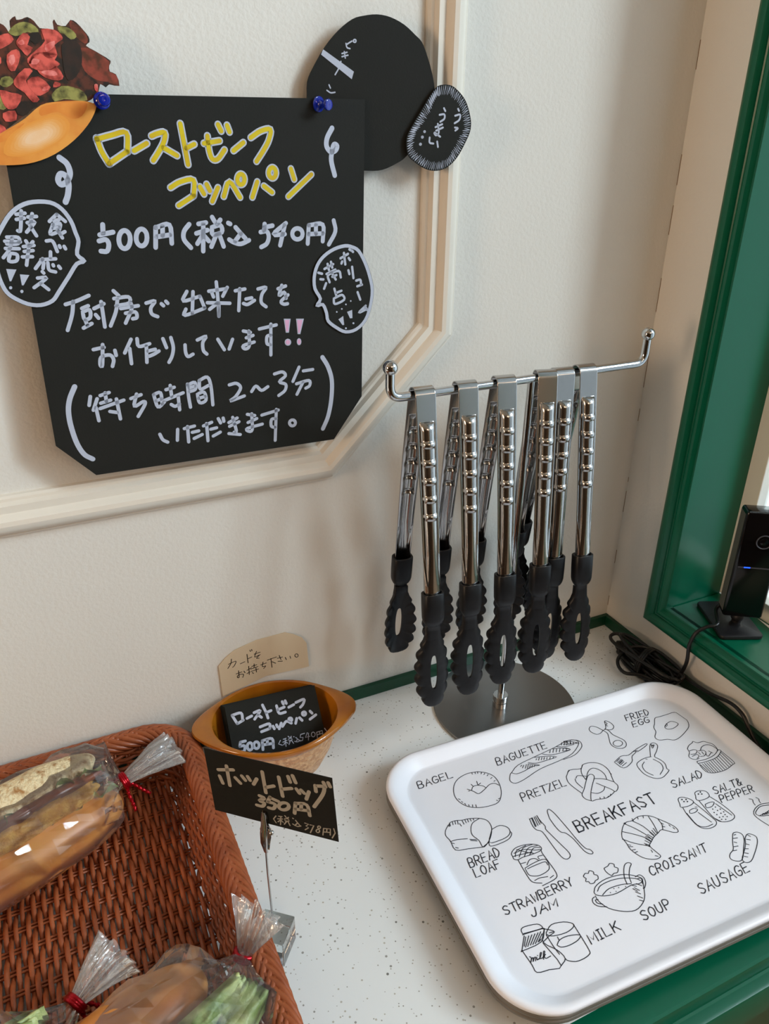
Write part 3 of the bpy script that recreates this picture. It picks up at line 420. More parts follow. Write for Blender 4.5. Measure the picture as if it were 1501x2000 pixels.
'art': '-964,1039 -1079,1057 -1202,1029 -1289,959 -1342,849 -1336,746 -1279,659 -1188,609 -1081,587 -971,595 -888,680 -840,793 -835,907 -884,987 -964,1039;-850,788 -881,829 -940,834 -1014,798 -1100,768 -1130,808 -1150,835;-1150,835 -1109,875 -1056,873 -1011,844 -996,816;-1181,867 -1150,835;-1168,837 -1182,839;-1113,909 -1105,874;-1040,924 -1054,872;-1014,888 -1054,872;-1030,1047 -1033,1028;-994,1042 -1001,1023;-966,1036 -976,1017;-931,1014 -947,997;-905,991 -924,977;-882,962 -902,949;-865,910 -886,901;-855,861 -873,855;-1326,787 -1314,773;-1314,746 -1308,729;-1295,711 -1294,692;-1267,681 -1269,664;-1231,666 -1240,643;-1200,654 -1208,626;-933,634 -950,632;-969,613 -977,625;-642,887 -519,957 -283,994 -9,1030 169,1065 263,1049 286,985 125,879 -86,841 -331,819 -564,757 -680,747 -712,798 -674,861 -642,887 -598,855 -500,858 -387,883 -300,867 -406,931;-480,941 -503,930;-461,933 -496,903;-430,931 -470,886;-411,923 -448,877;-397,907 -428,869;-377,899 -398,871;-351,888 -370,872;-395,947 -323,907 -180,900 -61,903 -175,956 -289,986;-280,961 -297,948;-245,964 -273,934;-217,956 -245,926;-191,946 -216,919;-164,935 -185,912;-130,925 -150,904;-97,911 -112,901;-183,995 -97,949 44,933 142,940 54,997 -33,1018;-71,1012 -100,982;-30,1011 -64,973;6,1002 -28,963;42,992 7,953;76,980 48,949;106,961 87,941;26,1031 106,998 221,989;117,1065 87,1033;150,1062 114,1022;183,1060 143,1010;220,1051 183,1005;-1574,511 -1547,551 -1481,553 -1420,533 -1352,525 -1254,490 -1195,440 -1187,377 -1209,318 -1267,243 -1337,190 -1387,176 -1384,258 -1412,335 -1389,409 -1338,465 -1257,486;-1570,534 -1628,483 -1653,427 -1640,356 -1642,245 -1522,211 -1387,176;-1644,349 -1576,346 -1478,317;-1458,302 -1403,274;-1458,289 -1404,259;-1639,331 -1620,315;-1629,271 -1609,255;-1551,544 -1559,513;-1518,551 -1528,517;-1490,550 -1501,515;-1465,543 -1478,505;-1462,507 -1459,472;-1422,528 -1425,483;-1392,530 -1397,489;-1366,526 -1371,490;-1340,520 -1342,489;-1309,509 -1313,489;-1203,324 -1109,336 -1050,286 -1055,230 -1107,193 -1199,182 -1303,200 -1203,324;-1051,236 -1053,204 -1111,162 -1218,149 -1314,157 -1308,203;-1387,176 -1308,203;-795,292 -813,205 -803,151 -764,109 -764,-46 -760,-191 -735,-240 -689,-236 -665,-191 -683,-79 -704,43 -717,124 -701,159 -709,239 -705,302;-795,292 -771,294;-762,296 -783,190;-740,296 -761,193;-724,298 -738,195;-771,294 -794,189;-705,302 -719,201;-603,239 -577,308 -548,322 -527,261 -519,161 -512,39 -507,-104 -492,-207 -461,-235 -455,-277 -487,-280 -521,-226 -533,-77 -562,10 -600,42 -611,114 -609,207 -603,239;-1181,-25 -1173,11 -1108,48 -1009,47 -924,20 -879,-23 -893,-65 -985,-74 -1095,-68 -1155,-74 -1185,-54 -1181,-25;-1158,-34 -1112,18 -1001,36;-1128,-54 -1040,20 -937,22;-1079,-66 -994,1 -898,-7;-1027,-73 -949,-18 -888,-35;-1151,2 -1036,2 -949,-42 -894,-56;-1105,30 -1041,-28 -981,-68;-1181,-25 -1102,-34 -984,-51;-897,-71 -903,-108 -902,-209 -904,-329 -935,-376 -1022,-391 -1096,-397;-1154,-77 -1163,-177 -1167,-294 -1148,-339 -1086,-372;-1143,-178 -1025,-159 -915,-165 -918,-233 -955,-279 -1057,-296 -1127,-274 -1149,-243 -1143,-178;-1124,-193 -1029,-187 -931,-190 -929,-229;-1107,-155 -1054,-116 -1001,-122 -979,-154;-966,-144 -961,-115 -914,-119;-985,-355 -942,-344;-1131,-324 -1072,-319 -999,-335;-1150,-122 -1103,-126;143,1072 241,1056 306,1017 305,960 261,910 133,850 -16,841;139,1040 166,1052;176,1041 169,1016;208,1034 196,1005;236,1023 226,997;263,1009 256,994;113,1028 206,1005 281,988 226,1034 141,1069;55,945 140,937 112,975 82,983;666,1052 607,1023 553,1026 520,1083 528,1127 574,1157 626,1124 653,1071 666,1052 699,1057 738,1102 769,1163 794,1165 821,1117 817,1057 768,1024 721,1036 694,1064;769,1163 774,1124 748,1110 754,1088;663,1048 679,994 652,934 605,837 621,773 668,738 729,740 772,780 781,834 752,893 722,952 721,1012 706,1054;735,797 714,781 685,774 657,779 637,794 630,815 639,837 660,853 689,860 717,856 737,841 744,819 735,797;1282,916 1348,988 1412,987 1510,985 1629,982 1651,927 1662,860 1666,808 1615,730 1515,675 1395,629 1308,618 1244,656 1151,682 1135,736 1205,802 1228,865 1282,916;1403,861 1484,875 1531,826 1514,796 1424,772 1358,787 1352,826 1403,861;1383,850 1374,824;1410,858 1394,833;470,598 508,490 648,529 702,595 780,629 790,659 680,625 593,643 470,598;497,595 557,621;498,578 565,602;503,556 572,582;505,540 571,565;511,520 587,543;505,566 572,593;797,656 805,630 958,669 970,694 804,664;763,647 818,647;889,518 980,637 1029,674 1069,665 1074,621 1007,558 930,501 951,448 964,377 930,306 939,281 869,246 796,224 722,244 668,308 652,377 670,477 744,511 826,521 893,512;772,478 712,438 693,361 731,287;827,499 816,508;889,474 923,394 893,321 806,268;1019,667 993,609 1046,644;1022,654 1015,634 1036,649;-136,618 -45,685 75,657 131,698 231,690 314,634 340,527 290,381 294,318 258,273 211,257 199,297 106,426;-136,618 -160,546 -145,459 -116,368;-86,248 -128,294 -127,352 -64,405 24,491 90,546 135,548 139,505 49,419 -32,333 -86,248 -29,244 72,221 153,237 214,261;131,698 67,639 36,568 35,506;121,488 221,440 284,373;35,506 125,594 203,615 252,563 263,495 241,432;-53,563 -11,587 64,546;-66,558 -81,513 -66,426;-19,338 34,306 109,314 157,351;115,233 91,223;152,247 128,228;59,227 64,244;15,235 20,253;-52,688 -83,669;338,570 339,549;329,489 330,468;1344,454 1396,489 1462,508 1485,522 1519,485 1591,478 1632,438 1659,404 1654,338 1634,312;1344,454 1328,404 1277,358 1285,315 1321,292 1359,292;1343,420 1400,419 1423,392 1376,362 1320,374;1434,383 1491,371 1496,335 1444,301 1395,310;1312,344 1382,348 1381,316 1338,300;1463,383 1515,418 1580,425 1629,394 1646,330;1481,319 1471,278 1552,312;1539,340 1558,298;1419,367 1417,334;1461,361 1452,320;1309,268 1420,255 1549,269 1653,316;1309,268 1300,239 1412,226 1554,233 1665,288 1653,316;1300,239 1289,116 1356,67 1494,53 1629,83 1673,108 1665,288;1307,215 1309,107;1334,214 1329,89;1362,214 1351,78;1390,213 1377,69;1418,212 1405,64;1451,217 1434,60;1482,219 1466,60;1515,223 1498,61;1546,230 1532,69;1583,244 1569,75;1617,259 1603,82;1647,273 1641,95;717,-131 744,-75 780,-60 825,-79 865,-124 865,-163 794,-182 702,-167 717,-131;715,-172 694,-253 685,-378 709,-445 765,-477 842,-478 895,-446 898,-393 885,-276 865,-163;751,-230 808,-225 836,-252 783,-271 732,-260 751,-230;815,-284 848,-427;700,-247 692,-399 755,-451 842,-451;833,-217 852,-225;784,-91 782,-93 779,-94 776,-94 775,-92 775,-90 776,-88 779,-86 782,-85 784,-85 786,-87 786,-89 784,-91;785,-120 782,-122 779,-123 777,-123 775,-122 775,-119 777,-117 779,-115 782,-114 785,-114 786,-116 786,-118 785,-120;823,-107 821,-109 818,-110 815,-110 814,-108 814,-106 815,-104 818,-102 821,-101 823,-101 824,-103 825,-105 823,-107;817,-134 815,-135 812,-136 809,-136 808,-135 808,-133 809,-130 812,-129 814,-128 817,-128 818,-129 818,-131 817,-134;943,-108 969,-69 1028,-64 1087,-98 1080,-154 1034,-174 946,-171 917,-146 943,-108;930,-170 923,-235 910,-361 923,-440 976,-476 1055,-485 1113,-463 1127,-413 1110,-283 1073,-171;955,-229 1020,-227 1059,-243 1000,-276 936,-268 955,-229;1059,-262 1101,-439;910,-398 942,-456;992,-99 990,-101 987,-102 985,-101 983,-100 983,-98 985,-95 987,-94 990,-93 992,-93 994,-94 994,-96 992,-99;1032,-85 1029,-87 1027,-88 1024,-88 1023,-87 1023,-85 1024,-82 1027,-80 1030,-79 1032,-79 1034,-81 1033,-83 1032,-85;1025,-112 1023,-114 1020,-115 1017,-115 1016,-113 1016,-111 1017,-109 1020,-107 1023,-106 1025,-106 1027,-108 1027,-110 1025,-112;1028,-297 1027,-298 1025,-299 1023,-299 1022,-298 1022,-296 1023,-295 1025,-294 1027,-293 1028,-293 1029,-294 1029,-296 1028,-297;983,-307 982,-308 980,-309 978,-309 977,-308 977,-306 978,-305 980,-304 982,-303 983,-303 984,-304 984,-305 983,-307;1015,-339 1013,-340 1011,-341 1010,-340 1009,-340 1009,-338 1010,-337 1012,-335 1013,-335 1015,-335 1016,-336 1016,-337 1015,-339;1054,-336 1052,-337 1050,-338 1048,-338 1047,-337 1047,-335 1048,-334 1050,-333 1052,-332 1054,-332 1055,-333 1055,-334 1054,-336;964,-346 962,-347 960,-348 959,-347 958,-346 958,-345 959,-344 960,-342 962,-342 964,-342 965,-343 965,-344 964,-346;970,-376 968,-377 966,-378 965,-378 964,-377 964,-376 965,-374 967,-373 968,-372 970,-373 971,-373 971,-375 970,-376;1021,-379 1019,-380 1017,-380 1016,-380 1015,-379 1015,-378 1016,-377 1018,-375 1019,-375 1021,-375 1022,-376 1022,-377 1021,-379;1059,-376 1058,-377 1056,-378 1054,-377 1053,-377 1053,-375 1054,-374 1056,-373 1058,-372 1059,-372 1060,-373 1060,-374 1059,-376;1046,-408 1045,-409 1043,-409 1041,-409 1040,-408 1040,-407 1041,-406 1043,-404 1045,-404 1046,-404 1047,-405 1047,-406 1046,-408;970,-413 968,-414 966,-415 965,-415 964,-414 964,-412 965,-411 966,-410 968,-409 970,-409 971,-410 971,-412 970,-413;1008,-420 1006,-421 1004,-421 1003,-421 1002,-420 1002,-419 1003,-417 1004,-416 1006,-416 1008,-416 1009,-417 1009,-418 1008,-420;1046,-435 1044,-436 1042,-437 1041,-437 1040,-436 1040,-435 1041,-433 1042,-432 1044,-431 1046,-432 1047,-432 1047,-434 1046,-435;970,-441 968,-442 966,-442 965,-442 964,-441 964,-440 965,-438 966,-437 968,-437 970,-437 971,-438 971,-439 970,-441;1007,-456 1006,-457 1004,-458 1002,-458 1001,-457 1001,-456 1002,-454 1004,-453 1006,-452 1008,-453 1008,-453 1008,-455 1007,-456;-91,-243 -59,-196 6,-134 70,-106 131,-113 221,-95 300,-113 354,-150 394,-203 447,-280 475,-345 462,-393 410,-380 333,-313 268,-331 198,-354 136,-389 92,-422 105,-503 110,-554 53,-564 -18,-534 -70,-480 -103,-384 -93,-311 -91,-243;34,-109 96,-198 146,-298 164,-375;131,-113 187,-208 215,-335;318,-132 298,-236 268,-331;384,-195 373,-267 339,-316;-42,-185 48,-257 119,-330 141,-383;-99,-257 -21,-341 92,-422;114,-337 136,-389;130,-317 164,-366;92,-353 119,-399;65,-377 97,-416;165,-305 187,-358;200,-294 210,-350;235,-281 233,-342;264,-267 256,-335;66,-394 87,-428;-92,-329 -72,-346;-95,-353 -64,-366;-96,-395 -61,-401;-92,-430 -58,-427;86,-545 67,-529;69,-488 73,-464;378,-242 391,-266;362,-280 381,-297;435,-293 436,-311;450,-335 453,-354;46,-105 48,-124;148,-93 144,-118;209,-100 201,-120;271,-107 258,-129;917,-633 948,-611 994,-618 1016,-657 984,-713 905,-783 815,-862 762,-881 709,-851 702,-816 740,-782 802,-757 856,-695 917,-633;1003,-704 1059,-674 1098,-687 1120,-734 1063,-797 953,-870 857,-921 798,-913 798,-872 887,-809 959,-754 1003,-704;935,-632 957,-633;898,-660 941,-670;874,-694 892,-710;832,-736 874,-745;790,-769 826,-776;1059,-683 1071,-705;1009,-715 1039,-736;966,-757 984,-773;917,-796 941,-806;875,-829 899,-847;839,-856 863,-874;1571,-463 1478,-444 1385,-463 1317,-510 1314,-583 1342,-676;1549,-483 1457,-464 1377,-488 1336,-518 1361,-556 1445,-581;1348,-550 1387,-548 1446,-544 1493,-536;1386,-557 1413,-540 1408,-562 1443,-543 1431,-566 1468,-544 1459,-568;1424,-345 1449,-365 1428,-395 1419,-430;1503,-358 1515,-382 1496,-409 1492,-431;-707,-632 -659,-588 -560,-561 -446,-561 -328,-587 -237,-648 -215,-692 -270,-715 -348,-699 -522,-717 -641,-697 -702,-661 -707,-632;-671,-634 -610,-597 -491,-589 -370,-611 -269,-658 -240,-693;-651,-682 -561,-652 -431,-660 -339,-687;-717,-666 -723,-718 -683,-811 -585,-884 -479,-917 -374,-885 -303,-826 -222,-700;-732,-671 -761,-681 -777,-718 -754,-760 -691,-793;-716,-704 -742,-700 -744,-732 -708,-757;-258,-644 -209,-641 -192,-678 -211,-728 -255,-767 -271,-767;-248,-667 -220,-678 -244,-726;-377,-678 -350,-601 -280,-512 -229,-492 -201,-515 -247,-549 -307,-619 -332,-678;-571,-688 -572,-692;-516,-666 -517,-670;-517,-697 -518,-701;-470,-674 -471,-678;-405,-689 -406,-693;-348,-699 -314,-727;-340,-732 -316,-771;-359,-769 -330,-803;-369,-810 -341,-844;-380,-850 -356,-870;-359,-735 -338,-771;-295,-705 -266,-740;-685,-486 -695,-459 -661,-437 -635,-448 -609,-428 -581,-452 -593,-477 -570,-498 -587,-531 -620,-536 -648,-552 -683,-544 -684,-521 -708,-511 -685,-486;-473,-491 -465,-459 -421,-453 -384,-435 -354,-457 -367,-483 -347,-508 -380,-542 -417,-538 -448,-549 -465,-526 -473,-491;-1512,-728 -1503,-691 -1460,-678 -1349,-698 -1322,-735 -1340,-748 -1474,-733 -1512,-728;-1516,-736 -1477,-738 -1332,-752 -1321,-766 -1408,-851 -1593,-858 -1595,-852 -1509,-749;-1595,-852 -1586,-988 -1583,-1060 -1478,-1079 -1369,-1088 -1397,-865;-1369,-1088 -1303,-1049 -1321,-965 -1392,-858 -1321,-766;-1332,-752 -1281,-783 -1251,-816 -1313,-831 -1392,-858;-1502,-762 -1558,-828;-1473,-764 -1552,-840;-1444,-766 -1533,-842;-1415,-768 -1505,-840;-1386,-770 -1483,-843;-1359,-771 -1460,-845;-1358,-791 -1431,-841;-1392,-828 -1421,-841;-1567,-924 -1559,-939 -1584,-970 -1561,-946 -1543,-942 -1564,-973 -1539,-949 -1523,-945 -1541,-973;-1514,-950 -1525,-972 -1508,-968;-1501,-939 -1501,-942;-1507,-972 -1481,-957 -1457,-932 -1468,-931 -1495,-970 -1479,-972;-1473,-975 -1446,-956 -1424,-932 -1437,-932 -1472,-987;-1461,-969 -1433,-957;-1452,-965 -1450,-988 -1402,-985;-1321,-797 -1238,-750 -1126,-769 -1061,-813 -1083,-844 -1168,-860 -1280,-844 -1323,-816 -1321,-797;-1061,-813 -1066,-923 -1077,-1066 -1098,-1096 -1159,-1109 -1237,-1105 -1294,-1072 -1303,-1049;-1299,-926 -1253,-895 -1168,-891 -1066,-923 -1109,-955 -1200,-966 -1274,-955 -1299,-926;-1331,-813 -1333,-921 -1326,-1001;-1254,-865 -1257,-894;-1297,-807 -1259,-812',
'lab': '-1640,1062 -1625,1151 -1585,1151 -1576,1132 -1592,1110 -1632,1110;-1592,1110 -1576,1087 -1594,1062 -1640,1062;-1398,1141 -1416,1154 -1444,1145 -1463,1109 -1456,1073 -1431,1065 -1409,1079 -1404,1105 -1431,1105;-721,1036 -696,1133 -658,1134 -650,1113 -669,1089 -708,1088;-669,1089 -656,1065 -675,1037 -721,1036;-476,1125 -492,1139 -520,1128 -543,1089 -540,1051 -516,1042 -493,1057 -486,1086 -512,1085;-448,1140 -466,1068 -446,1044 -416,1064 -393,1142;-735,507 -713,605 -676,606 -666,582 -687,555 -725,554;-655,509 -633,606 -596,607 -586,583 -607,558 -644,558;-619,558 -599,510;-1606,18 -1589,113 -1556,114 -1549,93 -1564,70 -1597,69;-1564,70 -1553,46 -1568,19 -1606,18;-1537,19 -1520,115 -1488,115 -1478,92 -1496,68 -1529,67;-1507,68 -1489,21;-1331,25 -1313,120 -1287,116 -1274,73 -1303,30 -1331,25;-1499,1 -1521,-18 -1531,-46 -1529,-74 -1512,-92 -1490,-73 -1480,-45 -1482,-17 -1499,1;1086,1071 1121,1157 1154,1156 1159,1134 1137,1113 1103,1114;1125,1113 1136,1069;1277,1062 1312,1148 1338,1142 1345,1103 1307,1065 1277,1062;1192,1027 1178,1040 1148,1031 1120,998 1118,965 1141,957 1166,970 1177,994 1151,994;1277,1028 1263,1040 1233,1032 1204,999 1203,966 1225,958 1251,970 1262,995 1236,995;894,141 876,154 844,140 838,120 867,102 868,83 837,64 813,78;1144,68 1183,157 1214,153 1223,113 1179,72 1144,68;1231,-95 1216,-82 1186,-94 1179,-114 1204,-132 1203,-151 1174,-168 1153,-154;1504,-174 1494,-108 1513,-87 1520,-105 1471,-143 1464,-169 1488,-169 1521,-139;1129,-277 1167,-196 1202,-197 1207,-218 1182,-240 1147,-238;1276,-283 1315,-202 1350,-203 1354,-224 1329,-245 1295,-244;1350,-285 1389,-204 1423,-206 1428,-226 1403,-248 1369,-247;1498,-291 1537,-210 1571,-211 1576,-232 1552,-252 1517,-250;1540,-251 1550,-293;-32,-622 -45,-607 -74,-616 -99,-651 -100,-685 -78,-693 -54,-680;-35,-692 -3,-606 35,-606 43,-627 19,-649 -19,-649;6,-649 21,-691;106,-604 78,-622 61,-648 58,-673 73,-690 102,-672 118,-646 121,-621 106,-604;262,-613 245,-601 215,-614 210,-634 238,-651 241,-669 212,-687 189,-675;342,-612 325,-599 295,-613 291,-632 319,-649 321,-668 292,-685 269,-673;256,-935 237,-921 204,-936 201,-958 232,-976 236,-997 205,-1016 179,-1003;380,-917 356,-988 376,-1011 410,-991 439,-915;523,-926 503,-913 471,-928 467,-950 499,-968 502,-988 472,-1008 445,-995;704,-921 688,-907 657,-918 630,-956 631,-994 656,-1003 682,-988 691,-959 663,-960;-1499,-453 -1518,-441 -1543,-454 -1542,-473 -1511,-488 -1505,-506 -1527,-523 -1552,-512;-1406,-519 -1397,-437 -1362,-436 -1350,-456 -1367,-477 -1402,-478;-1378,-477 -1354,-517;-1182,-511 -1172,-429 -1137,-428 -1128,-445 -1142,-465 -1177,-467;-1142,-465 -1126,-486 -1141,-509 -1182,-511;-1032,-505 -1023,-424 -988,-422 -975,-442 -992,-463 -1027,-464;-1004,-464 -979,-503;-957,-503 -948,-421 -913,-420 -900,-440 -917,-461 -952,-462;-929,-461 -904,-501;-1280,-555 -1302,-614 -1324,-629 -1343,-622 -1344,-607;-406,-953 -427,-941 -456,-955 -456,-974 -424,-990 -418,-1009 -444,-1026 -471,-1015;-346,-938 -372,-956 -384,-982 -383,-1007 -363,-1024 -337,-1006 -325,-980 -326,-955 -346,-938;-291,-937 -304,-1001 -282,-1021 -253,-1003 -235,-935;-224,-1019 -207,-934 -168,-932 -156,-953 -177,-977 -216,-978',
'labs': '-1555,1063 -1507,1153 -1489,1064;-1537,1097 -1497,1098;-1318,1156 -1371,1155 -1386,1066 -1330,1066;-1378,1112 -1332,1113;-1286,1156 -1301,1067 -1245,1068;-638,1038 -581,1136 -573,1040;-616,1075 -577,1077;-313,1144 -365,1143 -389,1046 -334,1047;-377,1096 -331,1097;-282,1145 -218,1147;-250,1146 -274,1049;-199,1147 -135,1149;-167,1148 -191,1052;-65,1152 -117,1150 -141,1053 -86,1055;-128,1104 -83,1105;-504,609 -553,608 -576,510 -523,511;-564,561 -520,562;-474,610 -411,611;-442,610 -465,513;-394,611 -341,612 -416,513 -360,515;-264,614 -314,613 -336,515 -283,516;-325,566 -281,567;-234,614 -256,517 -203,518;-1408,117 -1451,116 -1468,21 -1423,22;-1459,71 -1422,72;-1400,23 -1355,119 -1346,24;-1382,59 -1350,60;-1596,-1 -1609,-94 -1562,-93;-1465,-91 -1424,3 -1409,-89;-1449,-55 -1415,-54;-1332,5 -1380,4 -1393,-89;-1387,-41 -1347,-40;1097,1158 1049,1161 1014,1075;1033,1119 1072,1118;1196,1154 1221,1152;1209,1153 1174,1067;1161,1068 1186,1067;1286,1149 1241,1152 1206,1066 1253,1063;1224,1110 1263,1108;1107,1039 1054,1039 1016,956 1072,957;1036,999 1082,1000;889,65 961,155 956,66;917,99 957,100;1013,155 974,66 1031,66;1059,67 1131,157 1126,67;1087,101 1127,101;1221,-169 1293,-83 1281,-170;1249,-136 1285,-137;1339,-84 1297,-170 1348,-171;1416,-85 1476,-86;1446,-86 1404,-172;1287,-201 1241,-199 1202,-280 1251,-282;1222,-238 1263,-239;1509,-209 1463,-207 1424,-288 1473,-290;1444,-246 1484,-247;163,-603 191,-602;177,-602 144,-688;130,-689 158,-688;341,-684 405,-598 404,-683;366,-651 404,-650;422,-683 454,-596 475,-681 508,-595;535,-595 598,-593;566,-594 533,-680;259,-1015 326,-918 329,-1013;285,-978 327,-977;526,-1007 592,-910 595,-1005;552,-970 593,-969;790,-904 735,-906 703,-1001 762,-999;720,-952 768,-950;-1472,-440 -1414,-438;-1443,-439 -1452,-520;-1332,-516 -1293,-433 -1273,-514;-1316,-485 -1281,-483;-1247,-432 -1242,-513 -1221,-455 -1213,-512 -1189,-430;-1051,-425 -1098,-426 -1107,-508 -1057,-506;-1102,-466 -1061,-464;-873,-418 -851,-458;-820,-417 -851,-458 -859,-499;-1267,-627 -1199,-553 -1187,-625;-1240,-599 -1192,-598;-1165,-625 -1137,-552 -1116,-602 -1057,-550 -1085,-623;-1025,-1029 -1015,-946 -986,-1003 -944,-943 -953,-1027;-919,-942 -887,-940;-903,-941 -912,-1025;-928,-1025 -896,-1024;-861,-939 -870,-1023 -810,-1021;-779,-1019 -770,-936;-709,-933 -775,-984;-752,-968 -715,-1017',
'bold': '-439,-30 -422,101 -371,101 -358,72 -379,41 -430,41;-379,41 -358,7 -380,-29 -439,-30;-330,-29 -313,101 -262,102 -245,69 -270,36 -322,36;-287,36 -253,-29;-135,103 -204,102 -221,-28 -148,-28;-212,39 -152,40;-111,-28 -51,103 -26,-27;-88,22 -36,22;-2,-27 15,104;88,104 5,28;34,52 75,-26;197,105 125,104 108,-26;117,42 176,42;217,-25 277,105 303,-25;241,24 292,25;414,87 386,106 350,86 350,56 393,30 403,2 369,-24 333,-5;453,106 538,107;496,107 479,-24',
}
# sheets: origin (mm), right, up
SHEET = {'MENU': [[180.0, -21.0678, 500.0], [1.0, 0.0, 0.0], [0.0, 0.02711, 0.99963]], 'OV': [[320.0, -16.0, 560.0], [0.99504, -0.0995, 0.0], [0.0, 0.0, 1.0]], 'BEI': [[184.0, -1.6, 95.0], [1.0, 0.0, 0.0], [0.0, 0.0, 1.0]], 'CARD': [[128.0, -36.0, 75.0], [0.99682, -0.07975, 0.0], [0.05574, 0.69677, 0.71512]], 'HOT': [[105.4, -268.0, 152.6], [0.7379, -0.67491, 0.0], [0.0, 0.0, 1.0]], 'TRAY': [[449.0, -290.5, 17.2], [0.99901, -0.04439, 0.0], [0.04439, 0.99901, 0.0]]}

# ------------------------------------------------------------------ the room
XW = 0.682          # face of the window wall
b = MB(); box(b, (-2.4, 0.0, -0.85), (XW+0.12, 0.12, 1.62)); obj('wall_back', b, M['wall'], smooth=False, kind='structure')
WY0, WY1, WZ0, WZ1 = -1.55, -0.107, 0.090, 1.50     # window opening
b = MB()
box(b, (XW, WY1+0.008, -0.85), (XW+0.10, 0.0, 1.62)); box(b, (XW, -3.6, -0.85), (XW+0.10, WY0-0.008, 1.62))
box(b, (XW, WY0-0.008, -0.85), (XW+0.10, WY1+0.008, WZ0-0.008)); box(b, (XW, WY0-0.008, WZ1+0.008), (XW+0.10, WY1+0.008, 1.62))
obj('wall_right', b, M['wall'], smooth=False, kind='structure')
b = MB(); box(b, (-2.5, -3.6, -0.85), (-2.4, 0.12, 1.62)); obj('wall_left', b, M['room'], smooth=False, kind='structure')
b = MB(); box(b, (-2.5, -3.7, -0.85), (XW+0.1, -3.6, 1.62)); obj('wall_front', b, M['room'], smooth=False, kind='structure')
b = MB(); box(b, (-2.5, -3.7, -0.95), (XW+0.12, 0.12, -0.85)); obj('floor', b, M['floor'], smooth=False, kind='structure')
b = MB(); box(b, (-2.5, -3.7, 1.62), (XW+0.12, 0.12, 1.70)); obj('ceiling', b, M['ceiling'], smooth=False, kind='structure')
b = MB(); box(b, (1.05, 0.02, -0.85), (1.45, 0.30, 1.62)); obj('wall_outside', b, M['outer'], smooth=False, kind='structure')
# hairline gap where the two wallpapers meet in the corner
rnd = random.Random(3); b = MB(); z = 0.03
while z < 1.3:
    l = rnd.uniform(0.006, 0.045)
    box(b, (XW-0.00045, -0.00045, z), (XW+0.001, 0.001, z+l)); z += l+rnd.uniform(0.008, 0.09)
obj('trim_3', b, mat('dark_gap', (128, 98, 66), 0.9), smooth=False, kind='structure')

# panel moulding on the back wall
wallT = lambda x, y, h: (x, -h, y)
prof = [(0, 0), (0, 3.5), (1.5, 4.5), (3, 4.5), (3.6, 6), (5, 9.5), (8, 13.5), (12, 16.8), (16, 17.8), (20, 16.8), (23, 14), (24, 11.5), (25, 10.5), (29, 11.0), (32, 11.0), (33, 9), (34.5, 6.5), (37, 6.0), (39, 4.2), (39.5, 0)]
b = MB(); sweep_path(b, [(-1.2, 0.301), (0.270, 0.301), (0.4055, 0.4375), (0.4055, 1.62)], [(a/1000, h/1000) for a, h in prof], wallT)
obj('trim_1', b, M['trimwhite'], kind='structure', angle=28)

# green skirting along the worktop
b = MB(); box(b, (-1.2, -0.006, 0.0005), (XW, 0.0, 0.0165)); obj('baseboard_back', b, M['greendark'], smooth=False, bevel=0.001, kind='structure')
b = MB(); box(b, (XW-0.006, -0.46, 0.0005), (XW, -0.006, 0.0165)); obj('baseboard_right', b, M['greendark'], smooth=False, bevel=0.001, kind='structure')

# window: casing, lining, sill, sash, pane
win = empty('window_1', (XW, -0.80, WZ0), kind='structure')
rightT = lambda x, y, h: (XW-h, x, y)       # x -> world y, y -> world z
prof = [(0, 0), (0, 8), (1, 10), (4, 13.5), (9, 15.5), (14, 15.0), (17, 12.5), (18, 10), (20, 9.0), (21, 11), (24, 12.5), (27, 12), (29, 9), (30, 7.5), (32.5, 7.5), (32.5, -3)]
prof = [(a/1000, h/1000) for a, h in prof]
p0 = [(-0.075, 0.0575), (-0.075, WZ1+0.0325), (WY0-0.0325, WZ1+0.0325), (WY0-0.0325, 0.0575)]
b = MB(); sweep_path(b, p0, prof, rightT, closed=True)
obj('window_casing', b, M['green'], win, angle=30)
XJ = 0.766
b = MB()
box(b, (XW-0.004, WY1, WZ0-0.004), (XJ, WY1+0.012, WZ1+0.012)); box(b, (XW-0.004, WY0-0.012, WZ0-0.004), (XJ, WY0, WZ1+0.012))
box(b, (XW-0.004, WY0, WZ1), (XJ, WY1, WZ1+0.012))
obj('jamb_lining', b, M['green'], win, smooth=False)
b = MB(); box(b, (XW-0.004, WY0, WZ0-0.012), (XJ, WY1, WZ0)); obj('window_sill', b, M['green'], win, smooth=False, bevel=0.0015)
b = MB()
for lo, hi in (((XJ, WY1-0.022, WZ0), (XJ+0.03, WY1+0.005, WZ1)), ((XJ, WY0-0.005, WZ0), (XJ+0.03, WY0+0.022, WZ1)), ((XJ, WY0+0.022, WZ0-0.004), (XJ+0.03, WY1-0.022, WZ0+0.022)), ((XJ, WY0+0.022, WZ1-0.022), (XJ+0.03, WY1-0.022, WZ1))):
    box(b, lo, hi)
obj('sash_frame', b, M['sash'], win, smooth=False, bevel=0.001)
b = MB(); box(b, (XJ+0.014, WY0+0.02, WZ0+0.02), (XJ+0.018, WY1-0.02, WZ1-0.02)); obj('window_pane', b, M['glass'], win, smooth=False)

